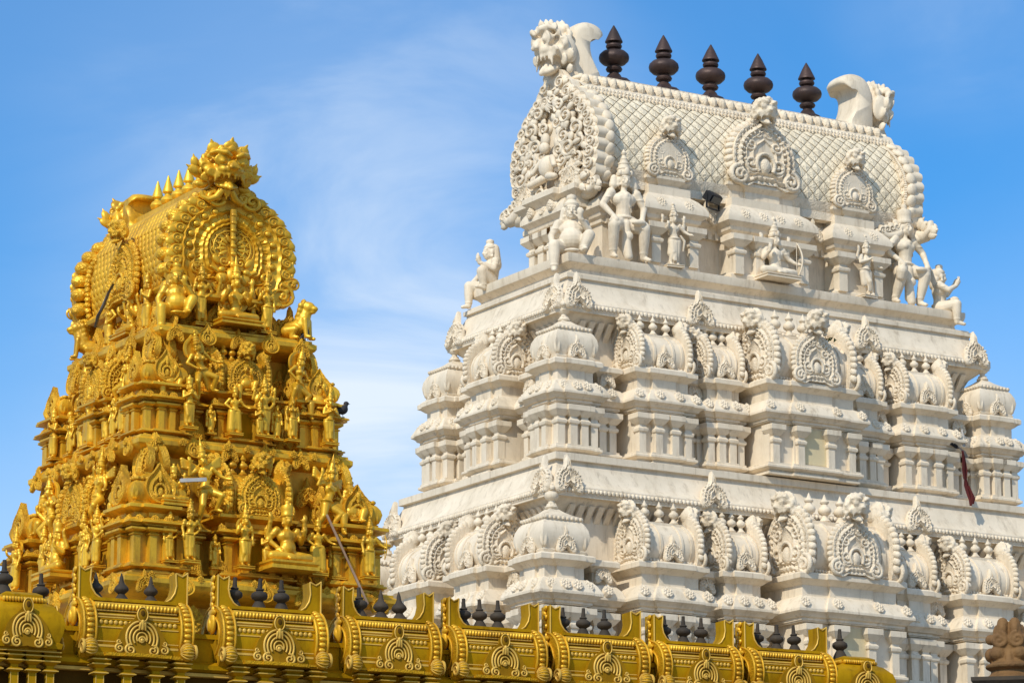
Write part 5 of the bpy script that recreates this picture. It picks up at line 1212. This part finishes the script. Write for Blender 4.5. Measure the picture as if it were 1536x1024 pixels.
def make_shrine(Wd):
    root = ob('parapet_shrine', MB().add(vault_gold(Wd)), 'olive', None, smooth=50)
    mb = MB().add(box(.10, Wd-.12, -.0, .66, -.035, .0)).add(box(.22, Wd-.24, -.05, .0, -.036, -.001)).add(box(Wd*.36, Wd*.64, -.085, -.05, -.037, -.002)); ob('base_slab', mb, 'olivecarve', root)
    tr = MB()
    tr.add(box(.14, Wd-.15, .022, .05, .062, .085)); tr.add(tube([(.14, .055, .405), (Wd-.15, .055, .405)], .013, 6)); tr.add(tube([(.14, .035, .27), (Wd-.15, .035, .27)], .008, 6)); tr.add(tube([(.14, .034, .375), (Wd-.15, .034, .375)], .009, 6)); tr.add(tube([(.14, .028, .12), (Wd-.15, .028, .12)], .007, 6)); tr.add(tube([(.14, .095, .455), (Wd-.15, .095, .455)], .010, 6))
    ob('trim', tr, 'palegold', root)
    nd = int((Wd-.3)/.052)
    dt = MB()
    for i in range(nd):
        x = .16+(Wd-.32)*(i+.5)/nd
        dt.add(ell((x, .038, .325), (.021, .012, .024), None, 10, 6))
    ob('bead_row', dt, 'palegold', root)
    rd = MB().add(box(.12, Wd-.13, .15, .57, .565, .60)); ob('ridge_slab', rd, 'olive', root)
    mo = MB().add(tube([(.13, .115, .505), (Wd-.14, .115, .505)], .042, 10))
    nn = int((Wd-.3)/.035)
    for i in range(nn): mo.add(ell((.15+(Wd-.30)*(i+.5)/nn, .085, .50), (.015, .022, .036), RY(15), 7, 5))
    ob('carved_moulding', mo, 'gold', root)
    for e in (0, 1):
        bw = .13
        g = MB().add(arch_band(bw))
        ga = ob('end_arch', g, 'olivecarve', root, (0 if e == 0 else Wd-bw, 0, 0), smooth=40)
        tb = MB()
        xb = bw if e == 0 else bw*.5
        for a in np.linspace(-138, 20, 17):
            c, s = math.cos(R_(a)), math.sin(R_(a)); rr = .40
            tb.add(ell((bw*.5, .36+rr*s*.93, .27+rr*c*.86), (bw*.30, .026, .022), RX(-a), 8, 6))
        for q in (.004, bw-.004):
            tb.add(tube([(q, .36+.395*math.sin(R_(a))*.93, .27+.395*math.cos(R_(a))*.86) for a in np.linspace(-150, 60, 30)], .013, 7))
        if e == 0:
            tb.add(tube([(-.006, .36+.262*math.sin(R_(a))*.93, .27+.262*math.cos(R_(a))*.86) for a in np.linspace(-150, 150, 34)], .012, 7))
        ob('beading', tb, 'gold', ga)
        vl = MB().add(ell((bw*.5, -.005, .045), (bw*.56, .095, .095), None, 16, 12)); ob('volute', vl, 'olivecarve', ga)
        vt = MB().add(spiral(0, 0, .085, 1.8, 1, 0, 0, .012, 6), T(-.012 if e == 0 else bw+.012, .0, .045) @ RZ(90))
        for k in range(7): vt.add(tube([(bw*(.5+.57*math.cos(t)), -.005-.097*math.sin(t)*math.cos(R_(-50+k*22)), .045+.097*math.sin(t)*math.sin(R_(-50+k*22))) for t in np.linspace(.25, 2.9, 9)], .006, 5))
        ob('volute_scroll', vt, 'palegold', ga)
        # upright horn above the arch
        ox = 0 if e == 0 else Wd; sg = 1 if e == 0 else -1
        pf = [(0, 0), (0, .345), (.025, .325), (.06, .300), (.095, .318), (.125, .335), (.125, .29), (.118, .20), (.135, .12), (.175, .055), (.235, .012), (.27, 0)]
        v = [(ox+sg*x, y, .585+zz) for y in (.22, .44) for x, zz in pf]; m = len(pf)
        f = [tuple(range(m)), tuple(reversed(range(m, 2*m)))]+[(i, m+i, m+(i+1) % m, (i+1) % m) for i in range(m)]
        hn = ob('horn', MB().add((v, f)), 'olive', root, smooth=30)
        ed = MB()
        for pts in ([(0, .345), (.025, .325), (.06, .300), (.095, .318), (.125, .335)], [(.125, .335), (.125, .29), (.118, .20), (.135, .12), (.175, .055), (.235, .012)], [(0.004, .0), (0.004, .345)]):
            ed.add(tube([(ox+sg*x, .216, .585+zz) for x, zz in pts], .009, 6))
        ob('edge_trim', ed, 'palegold', hn)
        if e == 0:
            dr = MB()
            for k in range(9): dr.add(ell((-.012, .33+.03*((k % 2)-.5), .90-k*.055), (.022, .05-.002*k, .034), RX(30*((k % 2)*2-1)), 8, 6))
            dr.add(ell((-.02, .31, .42), (.04, .085, .12))); dr.add(ell((-.05, .31, .40), (.025, .045, .075))); dr.add(ell((-.02, .31, .53), (.03, .10, .04)))
            ob('leaf_drop', dr, 'gold', hn)
            ob('end_panel', MB().add(box(.02, .05, .10, .62, .0, .50)), 'olive', root)
            ob('end_opening', MB().add(ell((.0, .33, .12), (.03, .115, .20))), 'olivedark', root)
    for me, nm in zip(MED, ('medallion', 'scrollwork', 'eye')):
        if nm == 'medallion': md = ob(nm, me, None, root, (Wd*.52, -.0, -.02), (R_(-4), 0, 0), .54)
        else: ob(nm, me, None, md)
    cm = pil_cols()
    for x in (.17, .42, .68, .91):
        c = ob('column', cm[0], None, root, (x*Wd, .10, 0)); ob('capital_ring', cm[1], None, c)
    return root
_pc = []
def pil_cols():
    if not _pc:
        a = MB().add(mould([(-.04,-.04),(.04,-.04),(.04,.04),(-.04,.04)], [(0, -1.2), (0, -.24), (.03, -.22), (.03, -.20), (.0, -.19), (0, -.16), (.045, -.13), (.045, -.11), (.02, -.10), (.05, -.08), (.05, -.06), (.02, -.05), (.05, -.035), (.05, -.02)]))
        b = MB()
        for z_, q in ((-.215, .074), (-.122, .089), (-.072, .094), (-.03, .094)): b.add(mould([(-q,-q),(q,-q),(q,q),(-q,q)], [(0, z_-.005), (.006, z_-.003), (.006, z_+.006), (0, z_+.008)]))
        b.add(box(.034, .043, -.044, -.036, -1.2, -.24)); b.add(box(-.043, -.036, -.044, -.036, -1.2, -.24))
        _pc.extend([a.mesh('column', 'olive', 30), b.mesh('capital_ring', 'palegold', 30)])
    return _pc
proto_s = make_shrine(1.14)
ROW = [(-.036, 1.178, 1.0), (1.517, 2.714, 1.01), (2.971, 4.049, .98), (4.233, 5.333, .94), (5.472, 6.611, .93), (6.779, 7.803, .905), (7.949, 9.035, .895)]
slab_lab = ['nearest the left end of the row, under the sunlit corner of the gold tower', 'below the seated statue of the gold tower, second full shrine from the left', 'third full shrine from the left, at the right foot of the gold tower',
            'middle one of seven, in front of the left foot of the white tower', 'third from the right end, below the near corner of the white tower', 'second from the right end of the vaulted row', 'rightmost vaulted one, beside the domed end shrine']
short = ['leftmost gold vaulted shrine', 'second gold vaulted shrine from the left', 'third gold vaulted shrine from the left', 'middle gold vaulted shrine of the seven', 'third gold vaulted shrine from the right', 'second gold vaulted shrine from the right', 'rightmost gold vaulted shrine']
tails = ['with weathered tan finials', 'below the gold tower\'s largest seated figure', 'in front of the gold tower\'s right foot', 'with three dark finials, right of the gold tower', 'below the near corner of the white tower', 'in front of the white tower', 'beside the domed end shrine']
short = [q.replace(' from the', ' from').replace(' of the seven', '') for q in short]
pos3 = ['left', 'middle', 'right']
xs3 = [(.20, .43, .70), (.20, .44, .66), (.24, .47, .68), (.22, .40, .60), (.20, .42, .66), (.20, .44, .66), (.22, .46, .68)]
for i, (a, b, k) in enumerate(ROW):
    o = proto_s if i == 0 else dup(proto_s)
    o.location = ppos(a, 0, PZ); o.rotation_euler = (0, 0, PA); o.scale = ((b-a)/1.14, 1.0, k)
    tag(o, short[i].replace('from ', 'from the ')+', '+tails[i], 'shrine', 'gold vaulted shrines along the front wall')
    for j, x in enumerate(xs3[i]):
        t = a+x*(b-a)+.0
        pf_ = pfin2 if i in (0,) or (i == 2 and j > 0) else pfin
        f_ = ob('finial', pf_, None, None, ppos(t, .36, PZ+.60*k), (R_(random.uniform(-2, 2)), R_(random.uniform(-3, 3)), random.random()), k*random.uniform(.96, 1.04)*(.88 if i == 0 else 1.0))
        tag(f_, '%s dark finial of the three on the %s' % (pos3[j], short[i]), 'finial', 'dark finials on the front shrines')
def end_shrine(t0, wdt, label, k=1.0):
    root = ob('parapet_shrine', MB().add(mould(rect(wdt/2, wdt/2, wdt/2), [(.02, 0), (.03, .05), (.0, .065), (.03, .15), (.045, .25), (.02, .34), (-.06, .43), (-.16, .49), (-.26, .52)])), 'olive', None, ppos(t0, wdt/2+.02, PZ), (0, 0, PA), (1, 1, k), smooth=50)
    ob('base_slab', MB().add(mould(rect(wdt/2-.02, wdt/2-.02, wdt/2-.02), [(0, -.035), (0, 0)])), 'olivecarve', root)
    mo = MB()
    for s in range(4):
        n_ = 14
        for i in range(n_): mo.add(ell((-wdt*.30+wdt*.60*(i+.5)/n_, -wdt*.33, .495), (.022, .035, .03), None, 7, 5), RZ(90*s))
    ob('carved_moulding', mo, 'gold', root)
    ob('top_slab', MB().add(mould(rect(.22, .22, .22), [(0, .51), (0, .55), (-.06, .58)])), 'olive', root)
    for a in (0, -90, 90):
        v = RZ(a) @ Vector((0, -wdt/2-.045, 0))
        for me, nm in zip(MED, ('medallion', 'scrollwork', 'eye')):
            if nm == 'medallion': md = ob(nm, me, None, root, (v.x, v.y, -.01), (R_(-5), 0, R_(a)), .52)
            else: ob(nm, me, None, md)
    cm = pil_cols()
    for x in (-.40, -.12, .14, .40):
        c = ob('column', cm[0], None, root, (x*wdt, -wdt/2+.10, 0)); ob('capital_ring', cm[1], None, c)
    return tag(root, label, 'shrine', 'domed gold end shrines of the front wall')
end_shrine(-.66, .74, 'gold domed shrine at the left end of the front wall, cut by the frame', 1.05)
end_shrine(9.42, .70, 'gold domed shrine at the right end of the front wall, with a single dark finial', .88)
for t, y, z_, s_, lb in ((-.80, .39, .60, 1.05, 'tall dark finial at the far left, on the left domed gold shrine'), (-.30, .70, .55, 1.0, 'dark finial just left of the leftmost upright gold horn'), (9.30, .37, .50, 1.0, 'single dark finial on the right domed gold shrine')):
    tag(ob('finial', pfin, None, None, ppos(t, y, PZ+z_), (0, 0, 0), s_), lb, 'finial', 'dark finials on the front shrines')

# ---------------------------------------------------------------- loose things
# brown carved finial at the lower right
bf = MB()
bf.add(lathe([(.30, -.30), (.30, -.02), (.27, .0), (.22, .03), (.20, .07), (.26, .10), (.27, .13), (.20, .16), (.16, .20), (.14, .45)], 24))
for s in (-1, 1):
    bf.add(ell((.115*s, -.10, .26), (.095, .085, .085))); bf.add(ell((.20*s, 0, .25), (.07, .09, .08)))
    bf.add(ell((.10*s, -.11, .38), (.09, .06, .055))); bf.add(spiral(.10*s, .40, .085, 1.6, s, R_(90), -.15, .026, 8)); bf.add(cap((.04*s, -.10, .40), .045, (.20*s, .0, .42), .06))
    bf.add(cap((.075*s, -.01, .45), .085, (.065*s, .0, .60), .062)); bf.add(ell((.065*s, -.05, .52), (.05, .05, .09))); bf.add(ell((.13*s, .05, .48), (.05, .07, .11)))
    bf.add(ell((.10*s, .10, .30), (.10, .08, .12)))
bf.add(cap((0, -.16, .16), .05, (0, -.10, .34), .03)); bf.add(ell((0, .05, .40), (.12, .10, .2)))
bo = ob('carved_finial', sculpt(bf, 'carved_finial', 'terracotta', .011, 1), None, None, (4.315, 29.9, 3.905+G), (0, 0, R_(-12)), .80)
tag(bo, 'weathered brown carved finial with two lobes and scrolls, bottom right corner', 'finial')
ob('base_block', MB().add(mould(rect(.36, .30, .30), [(0, -7.5), (0, -.10), (.04, -.06), (.04, -.02)])), 'slate', bo)
# floodlight
x, y, z_ = wpos(WL, -1.24, -1.55, 17.52+G)
fl = empty('floodlight', (x, y, z_), rR+R_(20)); tag(fl, 'small black floodlight on the eaves of the white tower, left of the central dormer', 'floodlight')
ob('housing', MB().add(mould(rect(.19, .09, .09), [(-.03, -.10), (0, -.09), (0, .07), (-.04, .10)])), 'black', fl, (0, 0, .06), (R_(38), 0, R_(4)))
ob('lamp_glass', MB().add(box(-.15, .15, -.112, -.095, -.07, .06)), 'glass', fl, (0, 0, .06), (R_(38), 0, R_(4)))
br = MB()
for s in (-1, 1): br.add(box(.20*s-.008, .20*s+.008, -.02, .02, -.16, .10))
br.add(box(-.205, .205, -.022, .022, -.175, -.16)); ob('bracket', br, 'black', fl)
# red cloth hanging below the right-hand shrines
def ribbon(pts, wds, tw, mat, name, parent=None, th=.012, seg=4):
    P = np.array(pts, float); n = len(P); v = []; f = []
    for i in range(n):
        a = R_(tw[i]); d = np.array([math.cos(a), math.sin(a), 0]); nn_ = np.array([-d[1], d[0], 0])
        for k in range(seg+1):
            u_ = k/seg-.5; fold = math.sin(k*2.4+i*.5)*.018
            v.append(P[i]+d*wds[i]*u_+nn_*(fold+th/2))
        for k in range(seg, -1, -1):
            u_ = k/seg-.5; fold = math.sin(k*2.4+i*.5)*.018
            v.append(P[i]+d*wds[i]*u_+nn_*(fold-th/2))
    m = 2*(seg+1)
    for i in range(n-1):
        for k in range(m): f.append((i*m+k, i*m+(k+1) % m, (i+1)*m+(k+1) % m, (i+1)*m+k))
    f.append(tuple(range(m))); f.append(tuple(reversed([(n-1)*m+k for k in range(m)])))
    return ob(name, MB().add((v, f)), mat, parent, smooth=60)
cx, cy, cz = wpos(WL, 3.60, -2.90, 12.86+G)
rc = empty('hanging_cloth', (cx, cy, cz), rR); tag(rc, 'dark red cloth strip hanging over the lower cornice near the right edge', 'cloth')
ribbon([(-.02, 0, .06), (0, -.01, -.12), (.01, -.015, -.32), (.015, -.015, -.50)], [.04, .09, .10, .07], [10, 25, -10, 30], 'red', 'cloth_fold', rc)
ribbon([(.02, -.01, -.44), (.025, -.03, -.62), (.03, -.10, -.78), (.02, -.15, -.92), (.0, -.18, -1.04)], [.07, .10, .10, .05, .02], [30, 5, -20, 10, 40], 'red', 'cloth_fold', rc)
ribbon([(.06, -.04, -.62), (.08, -.12, -.78), (.09, -.16, -.88), (.05, -.18, -1.0)], [.05, .09, .05, .02], [-30, 40, 10, 0], 'red', 'cloth_fold', rc)
cx, cy, cz = wpos(WL, 3.66, -2.62, 13.05+G)
kt = empty('torn_scrap', (cx, cy, cz), rR); tag(kt, 'torn black and white scrap caught above the red cloth', 'scrap')
ribbon([(-.16, 0, .10), (-.08, -.03, .02), (.0, -.04, -.04)], [.10, .16, .05], [20, 0, -20], 'black', 'dark_scrap', kt)
ribbon([(.14, 0, .36), (.16, -.02, .2), (.17, -.02, .02)], [.03, .06, .04], [0, 20, 10], 'pale', 'pale_strip', kt)
ribbon([(.0, -.05, .0), (.10, -.08, -.08), (.18, -.06, -.20)], [.05, .16, .10], [10, 30, 0], 'grey', 'grey_scrap', kt)
# planks on the gold tower
def plank(a, b, w, th, label, mat='wood'):
    a = Vector(a); b = Vector(b); d = b-a; L = d.length
    mb = MB().add(mould(rect(w/2, th/2, th/2), [(-.006, 0), (0, .01), (0, L*.3), (-.002, L*.5), (0, L*.7), (0, L-.01), (-.006, L)]))
    o = ob('plank', mb, mat, None, a, d.to_track_quat('Z', 'Y').to_euler()); return tag(o, label, 'plank', 'planks left on the gold tower')
plank(wpos(GL, .94, -2.62, 8.30+G), wpos(GL, 1.46, -2.86, 7.08+G), .05, .03, 'long weathered brown plank leaning on the right side of the gold tower')
plank(wpos(GL, -1.24, -2.54, 8.57+G), wpos(GL, -.88, -2.60, 8.61+G), .05, .05, 'short pale grey board lying across the lower left winged statue', 'pale')
cx, cy, cz = wpos(GL, -1.38, -.30, 11.30+G)
gc = ribbon([(-.30, 0, -.14), (-.18, -.02, .0), (.0, -.03, .10), (.16, -.02, .26), (.28, 0, .36)], [.03, .08, .11, .07, .03], [0, 20, 5, -10, 0], 'grey', 'draped_cloth'); gc.location = (cx, cy, cz); gc.rotation_euler = (0, 0, rL)
tag(gc, 'grey cloth strip draped among statues under the gold roof, sunlit side', 'cloth')
# birds
def bird(loc, rz, label, tilt=0):
    b = MB(); b.add(ell((0, 0, .12), (.055, .085, .075), RX(-35))); b.add(ell((0, -.05, .215), (.034, .042, .036))); b.add(cap((0, -.085, .212), .010, (0, -.115, .205), .003, 6)); b.add(cap((0, -.03, .15), .045, (0, -.05, .20), .03)); b.add(cap((0, .06, .08), .03, (0, .17, .0), .014))
    for s in (-1, 1): b.add(ell((.048*s, .02, .12), (.016, .085, .05), RX(-35)))
    o = ob('bird', sculpt(b, 'bird', 'bird', .009, 1), None, None, loc, (R_(tilt), 0, rz), .92)
    lg = MB()
    for s in (-1, 1): lg.add(tube([(.02*s, .0, .06), (.02*s, -.005, .0)], .005, 5)); lg.add(tube([(.02*s, 0, .002), (.02*s, -.03, .002)], .004, 5))
    ob('legs', lg, 'bird', o); return tag(o, label, 'bird', 'dark birds on the gold tower')
bird(wpos(GL, 1.53, -1.96, 9.83+G), rR+R_(60), 'dark bird perched on the right edge of the gold tower, middle storey')
bird(wpos(GL, 1.10, -1.66, 10.94+G), rR+R_(120), 'dark bird beside the gold lion on the right corner', 0)
# weeds on the central white vault
wd = MB(); rg = np.random.default_rng(5)
for i in range(70):
    x, y = rg.normal(0, .13), rg.normal(0, .05); a = rg.random()*6.28; L = .04+.07*rg.random(); up = .02+.07*rg.random()
    d = np.array([math.cos(a), math.sin(a)]); s_ = np.array([-d[1], d[0]])*.014
    wd.add(([(x-s_[0], y-s_[1], 0), (x+s_[0], y+s_[1], 0), (x+d[0]*L*.6+s_[0], y+d[1]*L*.6+s_[1], up), (x+d[0]*L, y+d[1]*L, up*.8), (x+d[0]*L*.6-s_[0], y+d[1]*L*.6-s_[1], up)], [(0, 1, 2, 3, 4)]))
o = ob('weed_tuft', wd, 'leaf', None, wpos(WL, .26, -2.80, 14.72+G), (0, 0, rR), 1, 0); tag(o, 'green weed tuft growing on the upper central white vault', 'weed')
